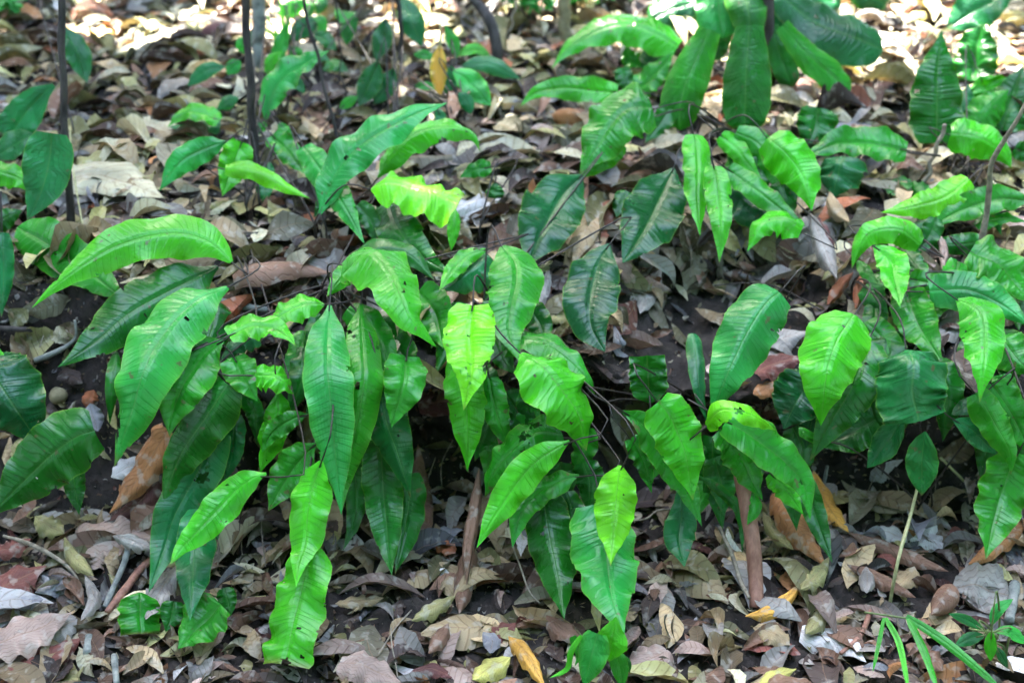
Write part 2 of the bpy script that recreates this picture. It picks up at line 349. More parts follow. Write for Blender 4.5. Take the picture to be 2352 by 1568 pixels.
leaf('A', [612,1087, 580,1099, 540,1129, 500,1173, 450,1226, 413,1263, 390,1298], 82, 'fern', 'B', .14, corr=1.1)
leaf('A', [322,1360, 320,1400, 322,1456], 98, 'trunc', 'M', .015, st=0, wavy=.2, k=.5)
leaf('A', [505,1385, 455,1435, 408,1490], 108, 'wide', 'M', .018, st=0, k=.5)
leaf('A', [515,1350, 525,1385, 530,1415], 46, 'wide', 'D', .012, st=0, k=.5)
leaf('A', [400,1380, 392,1420, 380,1450], 60, 'wide', 'D', .01, st=0, k=.5)
leaf('A', [268,800, 258,880, 252,975], 32, 'fern', 'D', .02, st=0)

plant('B', 'fern_plant', 770, 715, 'biggest fern clump, left of centre, its long glossy fronds hanging straight down', 'fern', FG)
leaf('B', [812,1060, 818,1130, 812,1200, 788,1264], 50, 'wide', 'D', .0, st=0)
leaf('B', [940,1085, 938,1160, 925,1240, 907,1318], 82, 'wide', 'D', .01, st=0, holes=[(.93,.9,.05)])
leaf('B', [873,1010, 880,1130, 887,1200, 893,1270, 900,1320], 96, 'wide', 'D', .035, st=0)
leaf('B', [868,860, 880,913, 896,985, 918,1050, 943,1142], 96, 'wide', 'U', .07)
leaf('B', [800,712, 845,745, 880,800, 897,885], 72, 'wide', 'M', .05)
leaf('B', [829,697, 828,740, 832,807, 834,874, 822,957, 803,1046, 788,1120, 784,1184], 92, 'fern', 'M', .10, wavy=.16, holes=[(.16,.8,.015), (.42,.9,.02), (.45,.3,.01)], corr=1.1, facing=.7)
leaf('B', [757,700, 753,760, 752,850, 760,930, 768,1020, 776,1100, 784,1182], 110, 'fern', 'L', .14, corr=1.1, facing=.72, roll=4)
leaf('B', [958,668, 990,705, 1005,745, 1018,800], 92, 'wide', 'M', .03, st=0)
leaf('B', [893,470, 915,525, 965,585, 1040,632], 92, 'wide', 'D', .04)
leaf('B', [805,612, 870,580, 940,590, 1000,645], 58, 'wide', 'D', .07, arch=.02, roll=25)
leaf('B', [1122,598, 1075,635, 1040,655, 1012,668], 92, 'wide', 'U', .05, st=0)
leaf('B', [1122,572, 1075,588, 1040,622, 1008,668], 40, 'fern', 'B', .09, holes=[(.12,.8,.05)])
leaf('B', [835,602, 800,625, 775,650, 750,682], 50, 'wide', 'B', .08, corr=1.3)
leaf('B', [745,700, 697,706, 655,722, 615,745], 58, 'fern', 'B', .10, roll=-15)
leaf('B', [802,612, 850,610, 888,640, 917,690, 940,735, 972,768, 1003,797], 112, 'wide', 'B', .13, arch=.04, corr=1.2, facing=.45, roll=10)
leaf('B', [933,815, 932,850, 925,895, 908,950, 899,982], 96, 'wide', 'M', .11, k=.9)
leaf('B', [596,778, 550,792, 506,828], 42, 'wide', 'U', .05)
leaf('B', [525,772, 570,752, 625,752, 658,770, 680,795], 52, 'wide', 'B', .12, roll=20)
leaf('B', [538,818, 549,845, 568,883, 592,922], 78, 'wide', 'M', .08)
leaf('B', [588,862, 620,868, 650,885, 675,905], 60, 'wide', 'B', .08, wavy=.3, twist=60)
leaf('B', [640,895, 640,955, 616,1030, 597,1087], 66, 'fern', 'B', .06, wavy=.25)
leaf('B', [706,950, 665,965, 625,995, 600,1040], 46, 'fern', 'M', .09, wavy=.3, roll=20)
leaf('B', [724,1018, 685,1058, 650,1110, 616,1174], 88, 'fern', 'M', .09)
leaf('B', [705,1235, 706,1310, 690,1380, 675,1450, 655,1528], 120, 'trunc', 'B', .035, corr=1.2, holes=[(.98,0,.035), (.72,-.3,.01)], k=.6)
leaf('B', [738,1058, 723,1112, 710,1180, 703,1246, 686,1300, 680,1348], 94, 'acum', 'B', .15, corr=1.1)

plant('C', 'fern_plant', 1120, 760, 'middle fern with a yellow-green frond eaten full of holes', 'fern', FG)
leaf('C', [1125,745, 1160,830, 1190,860], 66, 'wide', 'D', .02, st=0)
leaf('C', [1060,800, 1090,860, 1180,950], 90, 'wide', 'D', .01, st=0)
leaf('C', [1208,700, 1238,740, 1258,795], 62, 'wide', 'D', .02, st=0)
leaf('C', [1338,402, 1290,450, 1250,520, 1212,610], 132, 'ell', 'V', .04, corr=1.3, k=.6)
leaf('C', [1400,560, 1380,592, 1364,640, 1354,706, 1360,756, 1390,808], 122, 'ell', 'V', .05, corr=1.2, k=.7)
leaf('C', [1152,566, 1180,605, 1184,650, 1174,700, 1168,760, 1182,800, 1200,838], 122, 'acum', 'M', .10, corr=1.3, k=.8)
leaf('C', [1058,815, 1068,900, 1074,980, 1073,1082], 92, 'wide', 'B', .06)
leaf('C', [1124,868, 1134,920, 1150,980, 1176,1037], 62, 'wide', 'M', .05)
leaf('C', [1155,808, 1200,782, 1260,795, 1312,830, 1350,872, 1368,912], 54, 'wide', 'M', .07, arch=.03, roll=25)
leaf('C', [1086,700, 1078,756, 1079,806, 1080,860, 1065,942], 116, 'wide', 'Y', .15, corr=1.4, holes=[(.6,.0,.012), (.66,-.85,.035), (.66,.25,.015), (.73,.15,.02), (.79,-.1,.014), (.3,.05,.009), (.3,.9,.01), (.4,.1,.007)])
leaf('C', [1196,812, 1234,850, 1284,906, 1324,966, 1347,1035], 124, 'fern', 'B', .12, corr=1.2, holes=[(.93,.6,.03), (.98,.2,.025), (.72,.5,.012)])
leaf('C', [1288,1002, 1230,1005, 1172,1048, 1130,1100, 1113,1142], 88, 'wide', 'M', .07, holes=[(.22,.4,.035), (.33,.1,.04), (.4,-.5,.03)], arch=.02)
leaf('C', [1330,1090, 1270,1113, 1220,1143, 1192,1190, 1176,1258], 68, 'fern', 'M', .09, roll=-10)
leaf('C', [1308,1012, 1232,1060, 1184,1113, 1150,1163, 1118,1213, 1095,1258], 82, 'fern', 'B', .13, corr=1.1)
leaf('C', [1250,1130, 1262,1220, 1280,1310, 1296,1422], 112, 'wide', 'D', .05, st=0, corr=1.4)
leaf('C', [1300,1130, 1320,1200, 1320,1300], 60, 'wide', 'D', .02, st=0)
leaf('C', [1368,1160, 1384,1246, 1394,1313, 1404,1380, 1434,1458], 156, 'wide', 'L', .09, corr=.9, facing=.75)
leaf('C', [1424,1068, 1414,1146, 1407,1229, 1402,1300], 100, 'acum', 'Y', .16, corr=1.1)

plant('D', 'fern_plant', 1630, 1000, 'fern right of centre topped by a small yellow frond with a hole', 'fern', FG)
leaf('D', [1640,1050, 1660,1120, 1662,1185], 70, 'wide', 'D', .02, st=0)
leaf('D', [1600,1090, 1660,1130, 1700,1180, 1705,1270], 26, 'fern', 'D', .02, st=0)
leaf('D', [1560,1110, 1566,1180, 1560,1240, 1572,1302], 78, 'diam', 'U', .04, st=0)
leaf('D', [1725,1130, 1735,1165, 1716,1205], 30, 'fern', 'M', .07, st=0)
leaf('D', [1850,1100, 1872,1180, 1912,1292], 54, 'wide', 'D', .03, st=0)
leaf('D', [1448,1005, 1478,1060, 1497,1132], 48, 'wide', 'M', .06, wavy=.3)
leaf('D', [1768,1085, 1802,1122, 1846,1182], 54, 'wide', 'B', .06)
leaf('D', [1655,982, 1695,1030, 1720,1085, 1752,1148], 86, 'wide', 'M', .08)
leaf('D', [1665,966, 1712,990, 1755,1020, 1805,1062, 1846,1112, 1862,1195], 92, 'wide', 'M', .11, wavy=.14, holes=[(.72,.1,.018)])
leaf('D', [1430,944, 1480,975, 1530,1045, 1575,1115, 1612,1208], 78, 'fern', 'M', .09, wavy=.18)
leaf('D', [1592,768, 1600,850, 1608,910, 1625,975], 38, 'wide', 'U', .04, st=0)
leaf('D', [1784,680, 1755,706, 1718,763, 1689,820, 1664,875, 1632,962], 126, 'wide', 'L', .09, corr=1.2, k=.6)
leaf('D', [1510,922, 1545,975, 1572,1045, 1592,1148], 112, 'wide', 'B', .14, corr=1.2)
leaf('D', [1626,976, 1660,945, 1712,952, 1782,988], 48, 'wide', 'Y', .15, arch=.03, holes=[(.45,.0,.035)], veins=6)

plant('E', 'fern_plant', 1960, 700, 'right-hand fern with a broad bright frond lying over a darker pointed one', 'fern', FG)
leaf('E', [2010,960, 1955,990, 1880,1025], 108, 'wide', 'D', .01, st=0)
leaf('E', [1866,868, 1828,925, 1800,985], 130, 'wide', 'V', .03, corr=1.6, st=0)
leaf('E', [1870,950, 1858,1000, 1850,1030], 60, 'wide', 'V', .02, corr=1.6, st=0)
leaf('E', [1996,780, 1962,880, 1912,965, 1860,1058], 112, 'wide', 'D', .05, k=.7)
leaf('E', [1956,733, 1920,790, 1901,840, 1892,890, 1885,978], 142, 'wide', 'B', .13, corr=1.3, k=.7)
leaf('E', [1995,655, 2010,690, 2042,722], 56, 'wide', 'D', .02, st=0)
leaf('E', [2080,668, 2110,745, 2165,832], 92, 'wide', 'M', .03, corr=1.7)
leaf('E', [2150,830, 2178,900, 2165,1014], 74, 'wide', 'D', .04, st=0)
leaf('E', [2081,805, 2094,856, 2092,906, 2101,958], 152, 'trunc', 'U', .09, corr=1.3, k=.8)

plant('N', 'fern_plant', 2250, 700, 'fern at the right edge with a corrugated drooping frond above olive-green hanging ones', 'fern', FG)
leaf('N', [2300,780, 2335,825, 2370,860], 96, 'wide', 'M', .02, st=0)
leaf('N', [2132,670, 2220,668, 2300,700, 2370,752], 88, 'wide', 'L', .05)
leaf('N', [2228,578, 2300,620, 2370,700], 96, 'wide', 'M', .04, corr=1.7, k=.5)
leaf('N', [2090,640, 2140,650, 2210,682], 50, 'wide', 'M', .05, holes=[(.5,.3,.05)])
leaf('N', [2276,878, 2325,955, 2372,1050], 84, 'wide', 'M', .06)
leaf('N', [2238,900, 2280,970, 2318,1040, 2322,1090], 72, 'wide', 'M', .09)
leaf('N', [2335,1040, 2318,1100, 2295,1160, 2264,1284], 118, 'wide', 'M', .07, corr=1.2)
leaf('N', [2198,688, 2248,725, 2258,790, 2258,850, 2250,925], 98, 'acum', 'B', .13, corr=1.4, k=.8)

plant('P', 'fern_plant', 2110, 600, 'small bright young fern beside crumpled dead leaves at the right', 'fern', FG)
leaf('P', [2258,556, 2190,562, 2122,558], 48, 'wide', 'D', .02, st=0)
leaf('P', [1968,596, 1992,630, 2017,662], 27, 'fern', 'M', .03)
leaf('P', [2112,562, 2065,532, 2005,535, 1972,570, 1956,618], 60, 'wide', 'B', .07, roll=10)
leaf('P', [2008,566, 2046,595, 2056,640, 2068,708], 66, 'acum', 'B', .10)

plant('Q', 'fern_plant', 2190, 560, 'young fern with a pale lime crinkled frond crossing a longer plain one', 'fern', FG)
leaf('Q', [2180,498, 2130,512, 2078,540], 30, 'fern', 'U', .02, st=0)
leaf('Q', [2370,462, 2290,455, 2215,478, 2130,522], 62, 'fern', 'M', .05)
leaf('Q', [2223,414, 2170,455, 2110,475, 2023,488], 66, 'wide', 'Y', .08, corr=1.6, wavy=.2)
leaf('Q', [2240,520, 2300,500, 2360,510], 30, 'wide', 'M', .03)

plant('F', 'fern_plant', 2200, 430, 'tall fern at the upper right with an upright ribbed frond shaped like a spearhead', 'fern', FG)
leaf('F', [2232,185, 2240,120, 2256,42], 92, 'wide', 'D', .0, k=.2, corr=1.4, holes=[(.45,-.9,.07)])
leaf('F', [2300,300, 2322,230, 2350,150], 92, 'wide', 'D', .0, k=.2, corr=1.5)
leaf('F', [2236,292, 2268,250, 2318,205], 72, 'wide', 'M', .02, k=.2, corr=1.4)
leaf('F', [2200,290, 2215,240, 2225,190], 50, 'wide', 'U', .0, k=.2)
leaf('F', [2250,176, 2262,200, 2273,234], 108, 'diam', 'B', .08, k=.2, veins=6)
leaf('F', [2150,330, 2150,250, 2152,170, 2163,70], 104, 'wide', 'D', .05, k=.15, corr=1.7, facing=.9, slant=.1)
leaf('F', [2180,310, 2245,322, 2300,352, 2324,388], 76, 'wide', 'B', .09, k=.3, corr=1.6)
leaf('F', [2330,340, 2350,350, 2380,370], 40, 'wide', 'D', .05, k=.3)

plant('H', 'fern_plant', 1600, 300, 'fern behind the middle with two long bright fronds reaching left like arms', 'fern', FG)
leaf('H', [1452,214, 1500,175, 1548,118], 54, 'wide', 'M', .0, k=.1, corr=1.2)
leaf('H', [1428,155, 1442,214], 38, 'wide', 'D', .03, k=.2, st=0)
leaf('H', [1440,103, 1446,130, 1472,156], 40, 'diam', 'M', .05, k=.2, st=0)
leaf('H', [1428,330, 1380,372, 1328,412], 48, 'wide', 'B', .05, k=.3)
leaf('H', [1497,252, 1440,262, 1400,298, 1370,345, 1330,402], 112, 'wide', 'M', .10, k=.3, corr=1.4, roll=-10)
leaf('H', [1418,212, 1350,206, 1285,202, 1232,212, 1193,246], 52, 'wide', 'B', .10, k=.3, corr=1.6, wavy=.15)
leaf('H', [1556,112, 1510,90, 1450,68, 1400,70, 1340,92, 1295,125, 1267,158], 66, 'wide', 'B', .10, k=.3, corr=1.6, wavy=.16)

plant('I', 'fern_plant', 1660, 350, 'fern tuft under the broad-leaved sapling, narrow bright fronds hanging down', 'fern', FG)
leaf('I', [1882,248, 1872,295, 1850,350], 84, 'wide', 'D', .0, k=.2, st=0)
leaf('I', [1940,365, 1930,410, 1912,455], 96, 'wide', 'U', .0, k=.3, st=0)
leaf('I', [1680,430, 1740,480, 1815,525], 100, 'wide', 'V', .01, k=.5, corr=1.7)
leaf('I', [1548,386, 1512,460, 1478,530, 1430,604], 128, 'ell', 'V', .04, k=.6, corr=1.3)
leaf('I', [1690,306, 1740,330, 1772,380, 1797,455], 56, 'wide', 'M', .05, k=.4)
leaf('I', [1672,388, 1730,432, 1782,472, 1852,522], 52, 'wide', 'M', .05, k=.4)
leaf('I', [1655,312, 1690,340, 1712,370, 1748,410], 44, 'wide', 'B', .09, k=.4)
leaf('I', [1594,312, 1602,380, 1600,450, 1608,542], 60, 'wide', 'B', .09, k=.4)
leaf('I', [1640,383, 1650,450, 1656,520, 1652,604], 57, 'wide', 'B', .09, k=.4)
leaf('I', [1766,322, 1815,368, 1848,415, 1865,484], 94, 'wide', 'B', .10, k=.4, corr=1.2)
leaf('I', [2083,346, 2000,326, 1930,326, 1880,345, 1836,364], 66, 'wide', 'M', .10, k=.3, corr=1.5, roll=-8)
leaf('I', [1840,532, 1792,514, 1750,524, 1716,578], 52, 'wide', 'B', .08, k=.5, wavy=.2)
leaf('I', [1440,440, 1425,470, 1415,500], 40, 'wide', 'D', .0, k=.4, st=0)

plant('J', 'fern_plant', 730, 560, 'fern left of centre with long wavy upright fronds leaning right and a clipped lime one', 'fern', FG)
leaf('J', [624,310, 660,345, 702,402], 54, 'wide', 'M', .02, k=.4)
leaf('J', [698,338, 750,410, 792,475, 838,562], 64, 'wide', 'L', .03, k=.5)
leaf('J', [735,492, 766,410, 800,362, 850,322, 905,290, 965,258, 1028,236], 80, 'fern', 'L', .07, k=.25, wavy=.2, facing=.7)
leaf('J', [868,408, 900,368, 942,325, 992,305, 1050,302, 1086,316, 1103,348], 58, 'fern', 'B', .10, k=.25, wavy=.2, corr=1.4)
leaf('J', [1047,480, 1042,520, 1036,578], 28, 'fern', 'B', .10, k=.3, st=0)
leaf('J', [853,436, 920,440, 985,462, 1052,482], 82, 'trunc', 'Y', .12, k=.3, veins=16, facing=.45)

plant('K', 'fern_plant', 590, 500, 'young fern at the foot of the dark thin trunk left of centre', 'fern', FG)
leaf('K', [507,290, 445,292, 386,292], 34, 'wide', 'U', .02, k=.2)
leaf('K', [504,278, 462,258, 422,262, 384,292], 36, 'wide', 'B', .05, k=.2, corr=1.3)
leaf('K', [520,325, 462,346, 412,376, 366,438], 58, 'fern', 'L', .06, k=.3)
leaf('K', [556,326, 538,375, 510,452], 66, 'wide', 'B', .06, k=.3, kv=.3)
leaf('K', [518,390, 580,394, 642,425, 712,456], 38, 'wide', 'Y', .09, k=.3, wavy=.25)
leaf('K', [620,372, 612,400, 605,430], 34, 'ell', 'U', .03, k=.3)
leaf('K', [606,405, 608,430, 604,464], 34, 'ell', 'U', .01, k=.3)

plant('R', 'fern_plant', 640, 320, 'single long fern frond standing upright behind the dark trunk, upper left', 'fern', FG)
leaf('R', [609,275, 624,216, 660,168, 710,138, 757,116], 56, 'fern', 'L', .03, k=.1)
leaf('R', [640,282, 655,300, 672,312], 24, 'ell', 'M', .03, k=.2)
leaf('R', [612,280, 600,295, 592,312], 18, 'ell', 'M', .03, k=.2)

plant('L', 'fern_plant', 20, 900, 'fern cut by the left edge with two very broad dark fronds', 'fern', FG)
leaf('L', [165,1060, 172,1120, 182,1182], 52, 'wide', 'D', .0, st=0)
leaf('L', [-30,835, 20,905, 65,975, 92,1030], 160, 'wide', 'V', .04, corr=1.4, st=0)
leaf('L', [222,988, 175,1005, 115,1048, 55,1105, -30,1190], 150, 'wide', 'D', .08, corr=1.2, st=0)
leaf('L', [-15,800, 0,812, 12,832], 14, 'wide', 'B', .06, st=0)
leaf('L', [-30,392, 40,410, 94,440], 52, 'wide', 'B', .05, k=.3)
leaf('L', [5,535, 9,630, 3,730], 44, 'wide', 'U', .02, k=.3)
leaf('L', [-25,520, 15,500, 52,482], 50, 'wide', 'D', .01, k=.3)

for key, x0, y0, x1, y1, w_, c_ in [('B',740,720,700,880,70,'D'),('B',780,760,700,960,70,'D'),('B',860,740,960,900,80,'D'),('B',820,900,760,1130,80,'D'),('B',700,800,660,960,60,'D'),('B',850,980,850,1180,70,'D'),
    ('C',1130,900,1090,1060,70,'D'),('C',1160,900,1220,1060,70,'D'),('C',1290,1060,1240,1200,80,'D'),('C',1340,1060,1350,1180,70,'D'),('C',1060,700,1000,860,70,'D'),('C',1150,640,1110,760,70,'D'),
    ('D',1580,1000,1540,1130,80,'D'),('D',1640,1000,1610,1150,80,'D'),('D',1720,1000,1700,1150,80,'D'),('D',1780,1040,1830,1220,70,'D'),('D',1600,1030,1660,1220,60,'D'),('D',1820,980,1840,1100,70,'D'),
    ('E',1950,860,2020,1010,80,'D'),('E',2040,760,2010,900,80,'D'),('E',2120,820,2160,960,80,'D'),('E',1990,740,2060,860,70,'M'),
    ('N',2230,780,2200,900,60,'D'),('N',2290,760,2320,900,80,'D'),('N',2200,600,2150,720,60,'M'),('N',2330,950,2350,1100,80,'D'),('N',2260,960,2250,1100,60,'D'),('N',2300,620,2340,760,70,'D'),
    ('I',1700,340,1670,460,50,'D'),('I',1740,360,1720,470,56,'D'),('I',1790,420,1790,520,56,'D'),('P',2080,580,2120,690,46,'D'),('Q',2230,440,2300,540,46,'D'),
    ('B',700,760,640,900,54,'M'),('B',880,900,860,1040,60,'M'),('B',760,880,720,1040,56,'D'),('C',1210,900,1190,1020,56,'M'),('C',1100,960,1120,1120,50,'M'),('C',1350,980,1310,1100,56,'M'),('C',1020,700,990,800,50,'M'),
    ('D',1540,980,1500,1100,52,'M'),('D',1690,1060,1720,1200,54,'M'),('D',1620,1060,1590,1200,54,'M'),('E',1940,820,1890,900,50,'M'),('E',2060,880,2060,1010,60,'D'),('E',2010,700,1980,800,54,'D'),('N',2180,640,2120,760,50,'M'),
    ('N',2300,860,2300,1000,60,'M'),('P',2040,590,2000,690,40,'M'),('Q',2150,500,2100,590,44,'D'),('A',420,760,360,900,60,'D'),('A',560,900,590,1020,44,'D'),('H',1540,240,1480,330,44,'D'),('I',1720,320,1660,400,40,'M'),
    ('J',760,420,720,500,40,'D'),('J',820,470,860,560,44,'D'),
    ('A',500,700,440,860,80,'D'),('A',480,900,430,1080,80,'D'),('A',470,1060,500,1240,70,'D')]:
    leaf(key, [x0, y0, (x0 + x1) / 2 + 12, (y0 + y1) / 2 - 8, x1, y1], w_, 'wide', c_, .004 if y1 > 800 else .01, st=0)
# a stray upside-down frond seen against the dark hollow
plant('S', 'fern_plant', 1505, 985, 'lone dark frond standing upright with a folded-over top, right of centre', 'fern', FG)
leaf('S', [1493,925, 1490,880, 1486,818], 84, 'trunc', 'D', .05, k=.1, veins=9, corr=1.2, roll=0)
plant('T', 'fern_plant', 1130, 560, 'small seedling with one round leaf and one crinkled leaf on a bare thin stem', 'seedling', None)
leaf('T', [1128,384, 1092,390, 1055,408], 36, 'wide', 'M', .05, k=.2, wavy=.25, name='leaf')
leaf('T', [1138,420, 1137,436, 1137,456], 40, 'round', 'D', .06, k=.2, name='leaf')
leaf('T', [1018,488, 1030,500, 1042,522], 26, 'wide', 'U', .01, k=.3, name='leaf', st=0)

# broad-leaved sapling
plant('G', 'sapling', 1745, 210, 'dark broad-leaved sapling with large drooping ribbed leaves at the top', 'sapling', None, M_BARKD, M_BROAD)
bk = dict(mat=M_BROAD, name='leaf', k=.12, slant=.7, corr=2.2, facing=.62, rs=.002, wavy=.08, lobes=.01, fold=.35)
for a in [([1600,8,1550,28,1492,52],66,'rwide','V',.0), ([1520,120,1500,140,1480,170],60,'rwide','V',.0), ([1630,70,1595,150,1565,230,1560,300],84,'rwide','M',.02),
          ([1722,60,1716,180,1712,306],98,'rwide','D',.10), ([1765,88,1800,100,1838,112],64,'rwide','V',.03), ([1795,60,1855,130,1905,172,1952,214],56,'rwide','M',.10),
          ([1790,-5,1860,50,1935,88,2028,118],92,'rwide','V',.16), ([1800,-25,1870,-5,1932,14],62,'rwide','V',.10), ([1950,-25,2000,-5,2036,14],60,'rwide','V',.05),
          ([1700,-60,1720,40,1735,132],82,'wide','D',.20), ([1650,-60,1650,10,1661,88],92,'rwide','L',.22), ([1560,-30,1590,0,1610,40],60,'rwide','V',.02), ([1745,-30,1790,30,1822,86],64,'rwide','V',.12), ([1672,20,1650,80,1632,140],56,'rwide','D',.06), ([1700,-30,1620,-12,1545,14],60,'rwide','V',.08), ([1770,60,1800,150,1822,200],50,'rwide','D',.03)]:
    leaf('G', a[0], a[1] * 1.0, a[2], a[3], a[4], st=0, **bk)
e, g, _, _ = PLANTS['G']
tv, tf = tube_mesh([g + [0, 0, -.02], g + [.005, -.01, .12], g + [-.01, -.02, .28], g + [-.03, -.03, .5]], [.016, .013, .012, .01], 10); mesh_obj('trunk', tv, tf, M_BARKD, e)

# seedlings with plain elliptic leaves
def seedling(key, px, py, label, leaves, name='seedling', stem=None, group='seedlings among the litter', off=.04, stalk=M_STALK):
    plant(key, name, px, py, label, 'seedling', group, stalk, M_BROAD)
    for a in leaves:
        leaf(key, a[0], a[1], a[3] if len(a) > 3 else 'ell', a[2], a[4] if len(a) > 4 else off, k=.15, name='leaf', slant=.8, veins=9, corr=2.0, wavy=.05, lobes=.01, mat=M_BROAD, st=a[5] if len(a) > 5 else 1)
seedling('s1', 165, 330, 'climbing seedling at the upper left with blue-green drooping leaves, one chewed at its edge', [
    ([136,62,172,105,200,192],50,'V'), ([124,196,80,232,12,320],74,'U','round',.05,0), ([75,306,30,332,-15,366],52,'U','ell',.03,0), ([118,306,110,370,95,435,62,508],100,'U','wide',.07,0)], off=.05)
seedling('s2', 915, 300, 'thin seedling, top centre-left, with dark blue-green hanging leaves', [
    ([925,-8,945,50,969,108],52,'V'), ([886,42,878,90,864,142],40,'V'), ([868,140,850,190,824,244],48,'V'), ([905,158,885,200,858,242],42,'V','ell',.02), ([735,-15,738,5,728,36],26,'D')])
seedling('s3', 1050, 290, 'seedling in the upper middle with a star of pointed leaves', [
    ([1058,152,1120,148,1195,182],36,'U'), ([1040,162,1075,185,1128,244],52,'L'), ([1052,128,1090,112,1128,130],22,'B'), ([1050,134,1042,100,1022,58],26,'M'), ([950,126,975,126,1002,136],20,'M'),
    ([1036,150,1035,185,1020,216],32,'U'), ([1052,212,1072,235,1082,264],30,'U'), ([952,196,980,198,1008,202],18,'M'), ([1003,250,1010,265,1018,288],24,'U')])
plant('s4', 'seedling', 1010, 260, 'upright yellow-tan dead leaf still hanging on a bare stem, upper middle', 'seedling', None, M_YSTEM, M_BROAD)
leaf('s4', [1010,103,1007,165,1011,224], 35, 'ell', 'O', .06, k=.1, name='leaf', veins=10, slant=1.0)
seedling('s5', 600, 400, 'leafy seedling around the dark trunk left of centre with small oval leaves', [
    ([516,154,475,162,430,198],32,'U'), ([553,140,535,155,522,172],30,'L'), ([567,88,556,100,562,126],26,'M'), ([548,224,525,235,498,252],28,'U'),
    ([595,300,588,285,600,310],18,'U')])
seedling('s6', 690, 230, 'bushy pale green seedling near the top left of the middle', [
    ([632,170,640,120,662,50],30,'M'), ([640,35,670,20,702,2],34,'M'), ([665,92,700,62,738,42],40,'V'), ([720,76,745,88,772,116],30,'D'), ([668,108,680,125,692,142],30,'M'),
    ([612,172,625,140,650,118],26,'B'), ([716,40,740,50,735,100],20,'M'), ([780,250,800,235,822,222],22,'M'), ([705,0,712,20,700,50],18,'M'), ([700,150,730,130,758,140],26,'U'), ([610,60,590,80,575,110],26,'D'), ([740,160,770,150,800,165],26,'D'), ([820,40,800,70,795,105],30,'D'), ([770,20,790,40,820,30],24,'M'), ([650,180,680,190,700,215],24,'U')])
seedling('s7', 2270, 1500, 'small seedling at the lower right with one bright green leaf in front', [
    ([2276,1436,2292,1400,2328,1374],28,'L'), ([2284,1450,2320,1450,2362,1478],30,'L'), ([2262,1458,2230,1465,2192,1482],32,'U'), ([2258,1446,2225,1425,2178,1408],24,'U'),
    ([2284,1482,2300,1505,2315,1535],22,'V'), ([2278,1448,2275,1475,2275,1518],30,'B','ell',.07)], off=.05, stalk=M_GSTALK)
seedling('s8', 2120, 1200, 'seedling with dark blue-green oval leaves under the broad clipped frond at the right', [
    ([2076,958,2040,1008,1992,1074],64,'U','ell',.05), ([2125,990,2118,1050,2117,1138],74,'U','ell',.08,0), ([2248,914,2215,935,2185,952],36,'V','ell',.06), ([2188,964,2230,985,2288,1042],52,'U','ell',.07), ([1888,1010,1840,990,1900,1030],20,'M')])
e, g, _, _ = PLANTS['s8']; tv, tf = tube_mesh([at(2112,1100,1.80), at(2092,1180,1.78), at(2062,1290,1.72), ground(2042,1395)[0]], [.0022, .0026, .003, .003], 8, knob=.15); mesh_obj('stem', tv, tf, M_YSTEM, e)
seedling('s9', 1380, 1600, 'small plant at the bottom centre with chevron-veined leaves and one rolled leaf', [
    ([1372,1452,1362,1500,1340,1580],76,'L','wide',.08,0), ([1336,1458,1312,1495,1302,1535,1262,1556],15,'B','strap',.09,0), ([1415,1500,1425,1540,1430,1585],44,'M','wide',.05,0),
    ([1436,1505,1442,1520,1446,1545],16,'D','ell',.07,0), ([1415,1416,1406,1470,1398,1520],80,'B','diam',.11,0), ([1315,1460,1330,1500,1320,1530],24,'M','wide',.06,0)])
# grass blades
plant('g1', 'grass_tuft', 2060, 1425, 'few long green grass blades leaning right at the lower right', 'grass', None, M_GSTALK, M_BROAD)
for p, w_, c in (([2030,1418,2020,1470,2004,1545],11,'M'), ([2034,1418,2066,1480,2088,1590],16,'B'), ([2086,1420,2120,1490,2156,1590],20,'M'), ([2082,1414,2180,1480,2310,1590],24,'M')):
    leaf('g1', p, w_, 'strap', c, .05, k=.8, name='blade', veins=2, slant=0, corr=0, wavy=.02, lobes=0, st=0)
tv, tf = tube_mesh([at(1985,1405,1.66), at(2035,1412,1.65), at(2090,1420,1.64)], .0015, 6); mesh_obj('runner', tv, tf, M_GSTALK, PLANTS['g1'][0])
plant('g2', 'grass_tuft', 660, 130, 'bright lime grass blades near the top left of the middle', 'grass', None, M_GSTALK, M_BROAD)
for p, w_ in (([655,112,625,80,598,60],6), ([655,112,632,70,610,30],6), ([655,112,660,60,668,-5],9), ([655,112,640,85,590,62],5), ([655,112,650,50,640,-10],8), ([640,140,650,120,655,110],8)):
    leaf('g2', p, w_, 'strap', 'Y', .03, k=.15, name='blade', veins=2, slant=0, corr=0, wavy=.02, lobes=0, st=0)
plant('g3', 'seedling', 2200, 60, 'pale blurred leaf reaching in from the top right corner', 'seedling', None, M_GSTALK, M_BROAD)
leaf('g3', [2176,66,2240,22,2330,-25], 78, 'ell', 'U', .35, k=.1, name='leaf', veins=9, slant=1)
